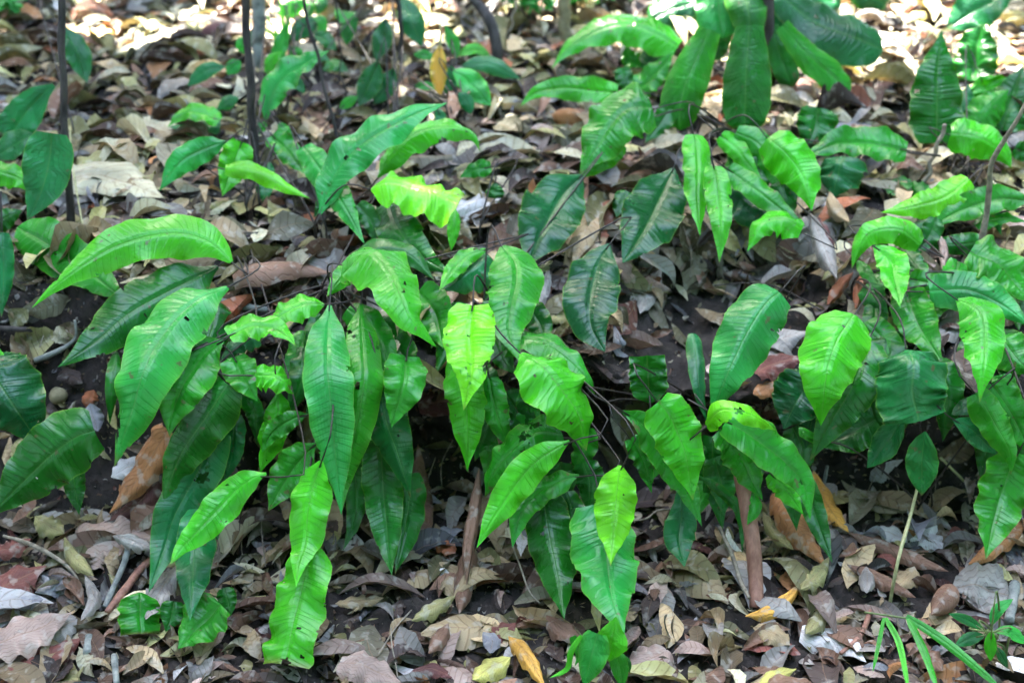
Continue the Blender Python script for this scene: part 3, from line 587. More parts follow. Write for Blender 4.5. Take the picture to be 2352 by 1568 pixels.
# ---------------------------------------------------------------- trunks, stems, sticks
def trunk(pts, r, mat, label, cat, name, Y=None, group=None, knob=.08, rootpx=None, n=12):
    """standing stem: the lowest pixel is its foot on the ground, the rest stands above it"""
    P = np.array(pts, float).reshape(-1, 2); g, _ = ground(*P[-1]); Yf = g[1]; m = len(P)
    P3 = [at(P[i][0], P[i][1], Yf + (0 if Y is None else Y[i])) for i in range(m - 1)] + [g + [0, 0, -.02]]
    P3 = list(catmull(P3, 9)); P3 = [q + (rng.normal(0, .0025, 3) * [1, .5, 0] if 0 < i < 8 else 0) for i, q in enumerate(P3)]
    v, f = tube_mesh(P3, r, n, max(60, m * 12), knob=knob); o = mesh_obj(name, v, f, mat); return tag(o, label, cat, group)
trunk([138,-60, 143,60, 150,200, 152,380, 160,540], [.0058,.0062,.0066,.007], M_BARKD, 'dark thin upright trunk crossing the left part of the scene', 'tree', 'young_tree')
trunk([556,-60, 563,20, 572,150, 578,300, 590,410], [.0065,.007,.0075,.008], M_BARKD, 'dark straight trunk rising left of centre beside a pale one', 'tree', 'young_tree')
trunk([602,-60, 596,40, 588,110, 583,165], [.016,.0145,.013,.012], M_BARKG, 'pale grey trunk just behind the dark straight one', 'tree', 'young_tree')
trunk([1297,-60, 1297,20, 1299,110], [.014,.014,.014,.016], M_BARKO, 'olive brown trunk at the top, right of the blue-grey liana', 'tree', 'young_tree', knob=.04)
trunk([914,-40, 918,60, 920,180], [.005,.005,.005,.006], M_BARKD, 'short black stem behind the hanging blue-green leaves at the top', 'tree', 'slender_sapling')
trunk([695,-30, 712,80, 735,170, 762,270, 778,352], [.0028,.003,.0035,.0038], M_BARKD, 'slender dark stem slanting down beside the upright wavy fronds', 'stem', 'slender_sapling')
trunk([775,-30, 776,60, 783,150, 788,260], .0015, M_BARKD, 'hair-thin dark stem near the top, right of the slender slanting one', 'stem', 'slender_sapling')
trunk([2372,205, 2320,300, 2284,372, 2262,480, 2250,640], [.003,.004,.0048,.0055], M_TWIG, 'brown stem leaning up to the right edge in front of the ribbed frond', 'stem', 'slender_sapling', Y=[-.1,-.08,-.05,-.02,0])
trunk([2170,286, 2148,350, 2118,440], [.0035,.004,.004], M_TWIG, 'pale cut stub of a stick standing beside the black fern stalks', 'stick', 'stick')
trunk([2290,-20, 2300,20], .004, M_BARKD, 'short dark stem at the top right corner', 'stem', 'slender_sapling')
trunk([1185,-20, 1176,60, 1160,115], .003, M_TWIG, 'thin pale stem in front of the blue-grey liana at the top', 'stem', 'slender_sapling')
trunk([1650,760+-0, 1648,700, 1560,660], .0016, M_STALK, 'thin dark root trailing over the bare soil right of centre', 'root', 'root_strand') if 0 else None
def tubepx(pts, r, mat, label, cat, name, off=0.02, knob=.1, n=10, group=None, Yabs=None):
    """lying or hanging stick: every pixel is lifted off the ground it lies on"""
    P = np.array(pts, float).reshape(-1, 2); P3 = []
    for i, p in enumerate(P):
        if Yabs is not None: P3.append(at(p[0], p[1], Yabs[i] if np.ndim(Yabs) else ylay(p[1]) - Yabs)); continue
        g, nn = ground(*p); P3.append(g + unit(CAM - g) * (off[i] if np.ndim(off) else off))
    v, f = tube_mesh(P3, r, n, max(20, len(P) * 10), knob=knob); o = mesh_obj(name, v, f, mat); return tag(o, label, cat, group)
tubepx([1068,-20, 1105,18, 1130,60, 1142,120, 1143,160], [.010,.011,.012,.013], M_BARKD, 'blue-grey liana curving down to the ground at the top centre', 'liana', 'liana', Yabs=[3.0,2.98,2.96,2.95,2.96])
tubepx([1060,148, 1110,145, 1150,160, 1195,200, 1235,240, 1262,295, 1276,350], [.008,.008,.007,.005], M_BARKD, 'blackish bent root running down the slope from the liana', 'root', 'root_strand', off=[.03,.05,.05,.03,.04,.04,.02])
tubepx([-20,222, 120,232, 260,240, 400,236], [.004,.0055,.005,.004], M_BARKG, 'long grey twig lying level across the litter at the left', 'stick', 'stick', off=.025)
tubepx([190,288, 270,278, 340,258, 430,232], [.004,.005,.004,.003], M_BARKG, 'grey twig slanting up to meet the long level one', 'stick', 'stick', off=.03)
tubepx([325,345, 380,342, 430,340], [.003,.003,.002], M_TWIG, 'short pale twig beside the cream dead leaf at the left', 'stick', 'stick', off=.03)
tubepx([455,115, 500,160, 560,205, 640,250, 700,300, 760,340], [.005,.006,.006,.005,.004], M_TWIG, 'long tan stick running diagonally behind the dark trunk left of centre', 'stick', 'stick', off=.02)
tubepx([445,675, 490,688, 545,702, 615,712], [.006,.007,.0068,.005], M_BARKG, 'mottled grey stick lying under the curled brown leaf', 'stick', 'stick', off=.03)
tubepx([-20,752, 35,756, 78,757], [.005,.005,.004], M_BARKD, 'dark broken twig sticking out of the soil at the left edge', 'stick', 'stick', off=.03)
tubepx([80,828, 120,812, 160,790, 175,770, 172,735], [.005,.0045,.003,.002], M_BARKG, 'grey lichen-covered twig hanging over the dirt at the left', 'stick', 'stick', off=.05)
tubepx([296,1256, 282,1300, 262,1345, 240,1396], [.005,.0045,.0045,.005], M_BARKG, 'grey green stick leaning on the big pinkish leaf, lower left', 'stick', 'stick', off=[.05,.04,.03,.02])
tubepx([345,1285, 315,1315, 290,1350, 245,1405], [.005,.006,.0065,.004], M_BROWN, 'rolled brown leaf like a thin cigar beside the grey stick, lower left', 'dead leaf', 'dead_leaf', off=.035)
tubepx([205,1462, 200,1500], [.007,.006], M_BARKG, 'stubby grey stick end beside the dark red ribbed leaf', 'stick', 'stick', off=.03)
tubepx([262,1505, 268,1570], [.005,.004], M_BARKG, 'short grey stick near the bottom edge, left', 'stick', 'stick', off=.025)
tubepx([8,1230, 60,1245, 120,1275, 165,1310, 190,1355], [.0022,.0035,.003,.002], M_TWIG, 'pale thin leaf midrib bowed over the red leaves at the lower left', 'leaf rib', 'dead_leaf', off=[.05,.06,.06,.05,.03])
tubepx([1700,1085, 1715,1160, 1728,1240, 1735,1320, 1738,1395], [.0105,.0115,.0118,.011,.0105], M_BROWN, 'smooth reddish brown rolled leaf standing like a pipe below the yellow frond', 'dead leaf', 'dead_leaf', Yabs=[1.79,1.775,1.75,1.73,1.70], knob=.03, n=16)
tubepx([1652,1210, 1680,1270, 1700,1330, 1720,1372], [.003,.0035,.0035,.0025], M_TWIG, 'pale straw-coloured stick leaning against the reddish pipe-like leaf', 'stick', 'stick', Yabs=[1.80,1.765,1.73,1.69])
tubepx([1465,1325, 1520,1345, 1570,1378, 1625,1430, 1660,1470, 1690,1500], [.003,.004,.004,.0045,.004], M_BARKD, 'long dark root-like stick running down right under the fronds, lower centre', 'stick', 'stick', off=.02)
tubepx([1455,1195, 1485,1190, 1510,1172, 1545,1168], .0014, M_TWIG, 'thin reddish root bowed in the dark hollow under the right-centre fern', 'root', 'root_strand', off=.06)
tubepx([1170,1180, 1178,1250, 1195,1300, 1215,1355, 1240,1385], .0013, M_TWIG, 'thin wavy root dangling in front of the centre litter', 'root', 'root_strand', Yabs=[1.76,1.75,1.74,1.70,1.69])
tubepx([898,1440, 900,1480, 910,1530, 915,1580], .0009, M_TWIG, 'hair-thin bent stem at the bottom, left of centre', 'stem', 'slender_sapling', off=[.07,.06,.04,.02])
tubepx([870,1500, 910,1440, 945,1400], .0012, M_TWIG, 'thin curved leaf stalk crossing the litter near the bottom centre', 'stem', 'slender_sapling', off=.03)
tubepx([160,290, 165,360, 178,450, 192,530], .0015, M_YSTEM, 'thin yellow-green vine hanging beside the dark trunk at the left', 'vine', 'vine', off=.10)
tubepx([2000,1402, 1975,1460, 1930,1500], [.004,.004,.003], M_BROWN, 'thin brown twig with a split end near the grass at the lower right', 'stick', 'stick', off=.03)
tubepx([2330,1340, 2325,1380, 2318,1425], [.009,.008,.007], M_BARKG, 'thick mottled stick end at the lower right edge', 'stick', 'stick', off=.03)
tubepx([2160,1050, 2190,1080, 2215,1105], .0022, M_YSTEM, 'yellowish bare twig in the dark hollow at the right', 'stick', 'stick', off=.05)
tubepx([1895,1180, 1892,1120, 1900,1070], .003, M_BARKG, 'grey root hanging in the dark hollow, right', 'root', 'root_strand', off=.02)
tubepx([1545,420, 1650,430, 1760,440], .002, M_TWIG, 'thin twig under the fern tuft below the sapling', 'stick', 'stick', off=.03) if 0 else None
tubepx([1090,400, 1150,440, 1215,478], [.009,.012,.010], M_TWIG, 'thick tan stick half buried in litter above the centre fern', 'stick', 'stick', off=.015)
tubepx([1640,655, 1730,650, 1800,665, 1885,712], [.0012,.0014,.0016], M_STALK, 'bowed purple-black stalk over the bare soil right of centre', 'stem', 'slender_sapling', off=.07)
tubepx([2262,505, 2300,560, 2352,615, 2420,680], [.020,.024,.026,.026], M_LOG, 'rotten striped brown log end at the right edge', 'log', 'log', off=.01, knob=.12, n=16)
tubepx([2010,205, 2060,196, 2110,200], [.010,.012,.009], M_BROWN, 'fat tan rolled leaf lying in front of the tall upright frond', 'dead leaf', 'dead_leaf', off=.02)
# roots and fine threads of the hollow under the ferns
rn = [(60,760,90,830),(25,770,40,860),(100,770,70,850),(1000,1050,985,1180),(1040,1010,1015,1120),(560,1200,575,1330),(600,1180,610,1300),(2010,1090,2000,1170),(2060,1110,2075,1200),(2150,1090,2140,1190),(1500,600,1490,700),(1570,520,1585,640),(975,1120,1000,1260)]
rw = ['leftmost under the dirt lip at the left edge', 'at the left edge beside the broken twig', 'above the lichen twig at the left', 'left one in the hollow at the middle', 'right one in the hollow at the middle', 'below the biggest clump, right one', 'below the biggest clump, left one', 'left one in the right-hand hollow', 'middle one in the right-hand hollow', 'right one in the right-hand hollow', 'on the bare soil left of the dark step', 'under the dark step', 'lowest one in the hollow at the middle']
for i, (a, b, c_, d_) in enumerate(rn):
    tubepx([a, b, (a + c_) / 2 + random.uniform(-14, 14), (b + d_) / 2, c_, d_], .0009, M_TWIG, 'fine pale root thread, ' + rw[i], 'root', 'root_strand', off=random.uniform(.02, .05), group='fine roots hanging from the bank')

# ---------------------------------------------------------------- dead leaves one by one
DC = {'tan': (.35,.26,.14), 'cream': (.46,.42,.27), 'olive': (.29,.27,.11), 'grey': (.27,.25,.22), 'pink': (.36,.26,.21), 'brown': (.19,.105,.065), 'red': (.17,.055,.04), 'blue': (.24,.24,.255),
      'dark': (.06,.04,.032), 'white': (.55,.53,.50), 'gold': (.55,.29,.05), 'orange': (.42,.19,.07), 'yellow': (.50,.47,.12), 'maroon': (.11,.04,.035), 'rust': (.36,.12,.05)}
HERO = []
def dead(pts, w, c, label, curl=.3, off=.012, shape='ell', veins=9, corr=.6, tube=0.0, roll=0, wavy=.22, facing=.25, arch=.0, Yabs=None, holes=(), fold=.1, slant=.9):
    P = np.array(pts, float).reshape(-1, 2); k = len(P); nn_ = []; P3 = []
    for i, p in enumerate(P):
        g, nn = ground(min(max(p[0], -150), 2500), min(p[1], 1640)); nn_.append(nn)
        q = g + unit(CAM - g) * ((off[i] if np.ndim(off) else off) + .014) if Yabs is None else at(p[0], p[1], Yabs[i])
        P3.append(q + np.array([0, 0, arch * math.sin(math.pi * i / (k - 1))]))
    P3 = np.array(P3); nn = unit(np.mean(nn_, 0) + [0, 0, .5]); dist = np.linalg.norm(P3.mean(0) - CAM); px = dist / 1176 * T * .95
    V, F, a = blade(P3, w * px, shape, nseg=52, nv=19, curl=curl, veins=veins, corr=corr * 1.3, tube=tube, roll=roll, wavy=wavy, facing=facing, nrm=nn, slant=slant, seed=len(HERO) + 900, holes=holes, fold=fold, lobes=.035)
    b = np.array(DC[c]) * rng.uniform(.9, 1.1); nz = rng.uniform(-1, 1, 6)
    u = np.repeat(np.linspace(0, 1, 52), 19)[:, None]; col = b[None] * (1 + .16 * np.sin(u * 7 + nz[0] * 3) + .1 * np.sin(a['av'][:, None] * 5 + nz[1] * 3))
    o = mesh_obj('dead_leaf', V, F, M_DEAD, None, dict(col=col, **a)); tag(o, label, 'dead leaf')
    HERO.append((P.mean(0), label)); return o
dead([130,420, 240,405, 378,455], 92, 'cream', 'large smooth cream dead leaf behind the dark left trunk', curl=.1, off=.055, wavy=.08, shape='wide', veins=6)
dead([180,400, 250,365, 325,350], 78, 'olive', 'large mottled olive dead leaf above the large smooth cream one', off=.04, shape='wide', veins=7)
dead([455,330, 380,300, 300,262], 84, 'cream', 'broad pale dead leaf under the small lime arching frond, upper left', off=.045, shape='wide')
dead([425,75, 340,100, 248,125], 74, 'cream', 'sunlit pale dead leaf with a torn edge near the top left', off=.04, shape='wide', wavy=.3)
dead([285,40, 215,80, 150,60], 52, 'gold', 'yellow-orange backlit dead leaf right of the left trunk at the top', off=.05, curl=.8)
dead([160,48, 210,28, 262,38], 44, 'rust', 'rusty brown arched dead leaf near the top left corner', off=.05, curl=.6, arch=.02)
dead([395,40, 360,35, 325,32], 30, 'orange', 'orange curled dead leaf glowing in sun at the top, left of the pale trunk', off=.04)
dead([555,70, 500,80, 442,88], 44, 'maroon', 'dark maroon rolled dead leaf behind the dark straight trunk', tube=.8, corr=1.5, off=.02)
dead([190,-5, 165,10, 130,30], 46, 'brown', 'striped brown dead leaf touching the top edge at the left', off=.03)
dead([620,8, 720,6, 860,4], 46, 'rust', 'long rust-red fallen leaf in sun at the top edge', off=.03, shape='wide')
dead([275,625, 330,598, 385,625], 38, 'cream', 'pale yellow curved dead leaf beside the big arched frond', off=.04, curl=-.3, arch=.01)
dead([275,650, 330,640, 385,650], 22, 'cream', 'pale yellow curled rim of a dead leaf below the curved one', off=.03)
dead([292,620, 330,615, 352,625], 34, 'brown', 'small brown dead leaf cupped inside the pale curved one', off=.03)
dead([538,660, 620,648, 690,635, 772,628], 66, 'brown', 'big curled red-brown dead leaf behind the centre-left fern', tube=.4, off=.035, corr=.4, veins=6, shape='wide', roll=20)
dead([1268,266, 1310,278, 1362,288], 40, 'orange', 'orange corrugated rolled dead leaf below the long left-reaching frond', tube=.6, off=.03, corr=2.2, veins=12)
dead([680,215, 715,260, 762,335], 58, 'brown', 'brown strongly ribbed dead leaf right of the upright single frond', off=.03, corr=2.2, veins=12, facing=.6)
dead([950,150, 930,200, 890,250], 48, 'brown', 'wrinkled tan-brown dead leaf standing behind the hanging seedling leaves', off=.04, facing=.7, corr=1.5)
dead([1040,480, 1100,480, 1172,500], 100, 'white', 'whitish blotched dead leaf below the round-leaved seedling', off=.01, curl=.2, shape='wide', wavy=.3)
dead([1372,440, 1350,520, 1312,618], 82, 'tan', 'long tan dead leaf lying between two dark corrugated fronds', off=.03, shape='wide', curl=.2)
dead([1405,430, 1470,392, 1545,372], 92, 'brown', 'brown dead leaf lying above the dark corrugated frond right of centre', off=.01, shape='wide')
dead([1400,590, 1432,625, 1462,665], 62, 'pink', 'pinkish tan dead leaf right of the dark oval frond', off=.02)
dead([1520,612, 1495,660, 1470,720], 52, 'grey', 'grey-green withered dead leaf hanging on the bare soil right of centre', off=.02)
dead([1262,620, 1240,670, 1225,720], 48, 'grey', 'pale grey dead leaf beside the middle hanging frond', off=.02)
dead([1410,745, 1425,800, 1420,860], 40, 'blue', 'slate-blue dead leaf on the soil left of the lone folded frond', off=.02)
dead([1290,860, 1330,830, 1392,850], 60, 'pink', 'pale pinkish dead leaf behind the arching centre frond', off=.02)
dead([1262,735, 1300,725, 1330,735], 40, 'olive', 'small olive dead leaf above the arching centre frond', off=.02)
dead([1735,858, 1790,830, 1860,820], 62, 'red', 'red-pink ribbed dead leaf behind the glossy right-centre frond', off=.06, corr=2.0, veins=12, slant=.5, shape='wide')
dead([1745,835, 1790,780, 1862,760], 92, 'grey', 'smooth purple-grey dead leaf above the red-pink ribbed one', off=.02, shape='wide')
dead([1730,905, 1770,890, 1800,880], 44, 'orange', 'orange-brown dead leaf scrap under the red-pink ribbed one', off=.04)
dead([1840,930, 1780,945, 1725,955], 40, 'brown', 'dull brown dead leaf between the yellow small frond and the grid-veined one', off=.04)
dead([385,985, 330,1080, 250,1180], 84, 'orange', 'orange-brown ribbed dead leaf slanting under the hanging left fronds', off=.05, corr=1.2, veins=10, shape='wide', curl=.4)
dead([375,1040, 330,1140, 245,1200], 60, 'maroon', 'dark maroon dead leaf edge under the orange-brown ribbed one', off=.025, curl=.5)
dead([170,1275, 250,1240, 362,1240], 112, 'pink', 'big flat pinkish brown dead leaf at the lower left', off=.02, shape='wide', curl=.1, veins=7)
dead([120,1260, 150,1310, 225,1330], 46, 'pink', 'pinkish dead leaf edge curling beneath the big flat pinkish one', off=.015)
dead([-30,1375, 40,1330, 108,1298], 92, 'red', 'brick-red ribbed dead leaf at the left edge, lower part', off=.04, corr=1.2, veins=10, shape='wide')
dead([-30,1265, 25,1258, 72,1236], 44, 'red', 'dark red ribbed dead leaf above the brick-red one at the left edge', off=.04, corr=1.5)
dead([-20,1480, 70,1450, 165,1405], 92, 'pink', 'large pale pink dead leaf with branching veins, bottom left', off=.05, shape='wide', curl=.15, veins=6, slant=1.6)
dead([100,1455, 140,1440, 178,1420], 62, 'grey', 'grey folded dead leaf tucked under the pale pink one', off=.025)
dead([15,1600, 95,1520, 190,1462], 112, 'red', 'dark red strongly ribbed dead leaf at the bottom left corner', off=.02, corr=1.6, veins=13, shape='wide', slant=.5)
dead([-20,1405, 40,1385, 100,1375], 52, 'blue', 'bluish spotted dead leaf between the red and the pink ones, left', off=.03)
dead([170,1300, 120,1340, 80,1360], 90, 'blue', 'blue-grey broad dead leaf under the sticks, lower left', off=.01, shape='wide')
dead([402,1300, 372,1350, 335,1422], 62, 'grey', 'crumpled grey-brown dead leaf lying over a green frond piece, lower left', off=.07, wavy=.5, corr=2.0)
dead([258,1230, 300,1238, 358,1262], 42, 'grey', 'twisted silver-grey dead leaf on the big flat pinkish one', off=.06, wavy=.5, curl=.8)
dead([80,1185, 110,1205, 148,1225], 58, 'olive', 'olive cupped dead leaf under the broad dark left frond', off=.03)
dead([148,1232, 165,1270, 215,1322], 42, 'olive', 'olive twisted dead leaf standing on the pinkish litter, lower left', off=.06, curl=.8)
dead([195,1320, 215,1370, 185,1425], 38, 'grey', 'grey folded upright dead leaf beside the bowed pale midrib', off=.05, curl=.8)
dead([1100,1075, 1090,1160, 1075,1250, 1072,1345], 42, 'brown', 'long twisted brown dead leaf hanging from the bank at the centre', Yabs=[1.83,1.80,1.76,1.72], curl=.9, shape='ell')
dead([1085,1240, 1072,1300, 1055,1410], 62, 'brown', 'brown dead leaf propped below the long twisted one', off=.03, curl=.6)
dead([1010,1290, 1050,1330, 1095,1350], 90, 'tan', 'broad tan dead leaf under the propped brown one', off=.012)
dead([1045,1270, 1020,1250, 1000,1235], 42, 'rust', 'small rust dead leaf in the hollow mouth, centre', off=.02)
dead([960,1020, 965,1100, 985,1240], 50, 'brown', 'tall brown dead leaf behind the dark hanging fronds, left of centre', off=.03)
dead([960,930, 1060,915, 1190,900], 80, 'maroon', 'broad dark maroon dead leaf hidden behind the middle fronds', off=.03, corr=1.5, veins=12, shape='wide')
dead([830,905, 740,880, 650,900], 90, 'maroon', 'dark maroon dead leaf under the largest fern clump', off=.03, corr=1.5, shape='wide')
dead([1168,1460, 1205,1510, 1252,1578], 48, 'gold', 'golden yellow curled dead leaf at the bottom, right of the lime-spotted one', off=.04, curl=.7, wavy=.3, arch=.012)
dead([1172,1508, 1130,1530, 1085,1560], 64, 'yellow', 'yellow-green dead leaf with brown veins at the bottom centre', off=.04, corr=1.4, curl=.5)
dead([780,1520, 840,1530, 925,1570], 80, 'pink', 'big rosy dead leaf at the bottom edge, left of centre', off=.03, shape='wide')
dead([940,1545, 990,1535, 1045,1556], 34, 'maroon', 'shiny maroon dead leaf at the bottom edge beside the big rosy one', off=.03)
dead([1530,1492, 1480,1520, 1420,1548], 88, 'pink', 'salmon pink dead leaf right of the bottom sapling', off=.025, shape='wide', corr=.3)
dead([1255,1412, 1290,1440, 1335,1465], 56, 'brown', 'chestnut dead leaf beneath the dark pointed frond tip, bottom centre', off=.04, curl=.5)
dead([1185,1430, 1150,1450, 1110,1475], 50, 'red', 'reddish dead leaf lying left of the chestnut one', off=.02)
dead([1045,1368, 1000,1390, 945,1425], 42, 'olive', 'twisted olive dead leaf with a thin stalk, bottom centre-left', off=.05, curl=.7, wavy=.3)
dead([1030,1430, 1010,1460, 985,1500], 46, 'brown', 'brown folded dead leaf below the twisted olive one', off=.04, curl=.7)
dead([1110,1450, 1130,1470, 1125,1500], 44, 'blue', 'pale blue-grey lobed dead leaf at the bottom centre', off=.04)
dead([770,1385, 830,1378, 882,1372], 34, 'tan', 'flat tan dead leaf in front of the hollow, left of centre', off=.02)
dead([1790,1130, 1830,1210, 1902,1305], 76, 'orange', 'tan-orange ribbed dead leaf slanting behind the right-centre fern', off=[.09,.06,.03], corr=1.6, veins=13, shape='wide', slant=.5, curl=.4)
dead([1868,1080, 1900,1160, 1950,1222], 50, 'gold', 'amber ribbed dead leaf behind the tan-orange one', off=.04, corr=1.6, veins=13, slant=.5)
dead([1752,1175, 1780,1215, 1822,1262], 40, 'olive', 'pale olive dead leaf beside the reddish pipe-like one', off=.05, curl=.6)
dead([1712,1414, 1775,1395, 1845,1335], 40, 'gold', 'curled golden-brown dead leaf at the foot of the pipe-like one', off=.04, curl=.8)
dead([1840,1352, 1870,1325, 1905,1278], 48, 'olive', 'ragged olive dead leaf right of the curled golden-brown one', off=.06, curl=.7, wavy=.5)
dead([2085,1195, 2120,1225, 2165,1260], 66, 'white', 'bright whitish dead leaf beside the yellow seedling stem', off=.03, wavy=.35)
dead([2010,1215, 2050,1225, 2085,1245], 44, 'white', 'pale grey dead leaf left of the bright whitish one', off=.02)
dead([1945,1222, 2040,1255, 2180,1312], 42, 'brown', 'long rusty dead leaf passing behind the yellow seedling stem', off=.03, curl=.6)
dead([1945,1295, 2010,1320, 2105,1372], 36, 'brown', 'narrow rusty dead leaf below the long rusty one', off=.03, curl=.6)
dead([2190,1350, 2240,1345, 2318,1370], 116, 'grey', 'big flat mottled grey-brown dead leaf at the lower right', off=.02, shape='round', curl=.0, corr=.1, wavy=.1, veins=3)
dead([2185,1352, 2168,1378, 2138,1412], 52, 'brown', 'brown leaf rolled into an open tube at the lower right', off=.06, tube=.9, corr=1.5, shape='wide')
dead([2225,1295, 2300,1240, 2370,1180], 44, 'orange', 'orange-brown folded dead leaf under the pointed frond at the right edge', off=.05, curl=.7)
dead([1745,1568, 1790,1545, 1830,1535], 34, 'yellow', 'yellow dead leaf sliver at the bottom edge, right of centre', off=.03)
dead([1750,1590, 1810,1570, 1880,1575], 60, 'brown', 'brown dead leaf cut by the bottom edge under the yellow sliver', off=.04)
dead([1730,1440, 1770,1450, 1815,1480], 58, 'tan', 'taupe dead leaf with a pale underside, lower right of centre', off=.03)
dead([1840,1450, 1930,1470, 1990,1520], 72, 'white', 'large pale lilac-grey dead leaf near the bottom, right of centre', off=.015, shape='wide')
dead([1885,1390, 1880,1420, 1850,1455], 46, 'olive', 'olive curled dead leaf above the large pale lilac one', off=.04, curl=.6)
dead([2080,1480, 2120,1495, 2165,1540], 60, 'brown', 'dark brown dead leaf under the long grass blades', off=.02)
dead([1990,1300, 1992,1330, 1990,1362], 44, 'grey', 'upright pale grey-green dead leaf near the yellow seedling stem foot', off=.05, curl=.6)
dead([2100,1300, 2090,1320, 2060,1345], 56, 'tan', 'tan and white broken dead leaf right of the yellow seedling stem foot', off=.03)
dead([1862,488, 1885,545, 1922,640], 56, 'grey', 'crumpled grey dead leaf standing upright at the right', off=.10, wavy=.5, facing=.6, curl=.9)
dead([1880,498, 1895,545, 1915,592], 36, 'maroon', 'dark red crumpled dead leaf beside the upright grey one', off=.09, wavy=.5, corr=2, facing=.6)
dead([1905,440, 1920,475, 1950,510], 44, 'tan', 'tan folded dead leaf above the crumpled upright ones', off=.07, curl=.8, facing=.5)
dead([2152,530, 2168,570, 2165,622], 26, 'pink', 'shrivelled pinkish dead leaf dangling under the lime crinkled frond', off=.08, wavy=.5, curl=.8, facing=.7)
dead([2045,625, 2065,680, 2080,745], 42, 'tan', 'pale tan dead leaf hanging behind the small bright young fern', off=.06, facing=.7)
dead([1900,700, 1930,650, 1960,625], 34, 'rust', 'rusty dead leaf in the crown of the right-hand fern', off=.06, curl=.8)
dead([1985,560+60, 1975,660, 1965,710], 34, 'rust', 'rusty withered leaf hanging beside the right-hand fern crown', off=.05, curl=.8)
dead([2205,700, 2185,745, 2150,795], 70, 'grey', 'speckled grey dead leaf left of the corrugated drooping frond', off=.03, shape='wide')
dead([2095,345, 2140,380, 2190,440], 112, 'tan', 'broad light tan dead leaf behind the pale cut stub', off=.01, shape='wide')
dead([1820,190, 1880,200, 1930,222], 52, 'red', 'dusky red dead leaf right of the broad-leaved sapling', off=.03, corr=1.2, shape='wide')
dead([1960,215, 1990,220, 2020,230], 46, 'red', 'second dusky red dead leaf, nearer the tall upright frond', off=.03, corr=1.2)
dead([2110,130, 2090,150, 2060,160], 40, 'tan', 'sunlit tan dead leaf above the fat rolled one', off=.03)
dead([640,1140, 660,1165, 655,1195], 30, 'tan', 'tan dead leaf tip behind the yellowish frond left of centre', off=.06)
dead([255,1095, 300,1070, 330,1080], 56, 'white', 'whitish peeling dead leaf above the orange-brown ribbed one', off=.02, wavy=.4)
dead([215,895, 205,920, 212,935], 40, 'rust', 'rust-coloured heart-shaped dead leaf beside the pebble', off=.03)
dead([205,925, 215,960, 225,990], 50, 'blue', 'slate dead leaf below the rust heart-shaped one', off=.03)
dead([130,870, 160,862, 190,880], 40, 'dark', 'blackish dead leaf above the pebble at the left', off=.02)
# the round pebble at the left
g, n = ground(133, 908); th, ph_ = np.meshgrid(np.linspace(0, np.pi, 14), np.linspace(0, 2 * np.pi, 25), indexing='ij')
rr = .0145 * (1 + .07 * np.sin(3 * ph_ + 1) * np.sin(th)); S = np.stack([rr * np.sin(th) * np.cos(ph_), rr * np.sin(th) * np.sin(ph_), rr * .95 * np.cos(th)], -1).reshape(-1, 3) + g + unit(CAM - g) * .02
tag(mesh_obj('pebble', S, grid_faces(14, 25)[:, ::-1], M_STONE), 'round yellowish pebble on the litter at the left under the hanging frond', 'pebble')

# ---------------------------------------------------------------- litter, many at once
def litter(C0, dirv, nrm, L, Wd, col, bend, curl, twist, nu=9, nv=5, seed=0):
    r = np.random.default_rng(seed); n = len(C0); u = np.linspace(0, 1, nu); v = np.linspace(-1, 1, nv)
    dirv = unit(dirv - nrm * (dirv * nrm).sum(1, keepdims=True)); side = np.cross(nrm, dirv)
    ex = r.uniform(.6, 1.1, n)[:, None]; pr = np.sin(np.pi * np.clip(u[None], .015, .985)) ** ex * (1 + .35 * (.5 - u[None]) * r.uniform(-1, 1, n)[:, None])
    a = twist[:, None] * (u[None] - .5)
    x = (u[None] - .5) * L[:, None]; h = bend[:, None] * L[:, None] * (1 - (2 * u[None] - 1) ** 2)
    wv = Wd[:, None] * .5 * pr
    off = curl[:, None, None] * wv[:, :, None] * np.abs(v)[None, None] ** 1.5 + .12 * wv[:, :, None] * np.sin(9 * u[None, :, None] + 4 * v + r.uniform(0, 6, n)[:, None, None]) + r.normal(0, .05, (n, nu, nv)) * wv[:, :, None]
    lat = wv[:, :, None] * v[None, None] * (1 - .35 * np.abs(curl)[:, None, None]) * (1 + r.normal(0, .07, (n, nu, nv)))
    ca, sa = np.cos(a)[:, :, None, None], np.sin(a)[:, :, None, None]; S_, N_ = side[:, None, None], nrm[:, None, None]
    bw = r.normal(0, .14, n)[:, None] * L[:, None] * (1 - (2 * u[None] - 1) ** 2)
    V = C0[:, None, None] + dirv[:, None, None] * x[:, :, None, None] + N_ * h[:, :, None, None] + (S_ * ca + N_ * sa) * lat[..., None] + (N_ * ca - S_ * sa) * off[..., None] + S_ * bw[:, :, None, None]
    F = (grid_faces(nu, nv)[None] + (np.arange(n) * nu * nv)[:, None, None]).reshape(-1, 4)
    cc = np.broadcast_to(col[:, None], (n, nu * nv, 3)) * (1 + .25 * r.uniform(-1, 1, (n, 1, 1)) * np.abs(np.tile(v, nu))[None, :, None])
    ph = u[None, :, None] * 8 - .8 * np.abs(v)[None, None] + 0 * lat; av = np.broadcast_to(np.abs(v)[None, None], (n, nu, nv))
    return V.reshape(-1, 3), F, cc.reshape(-1, 3), ph.ravel(), av.ravel()
LOWP = [('tan', 4.2), ('cream', 2.2), ('olive', 3.0), ('grey', 2.4), ('pink', 1.5), ('brown', 3.2), ('blue', .8), ('dark', 1.4), ('white', .9), ('red', .5), ('orange', .25)]
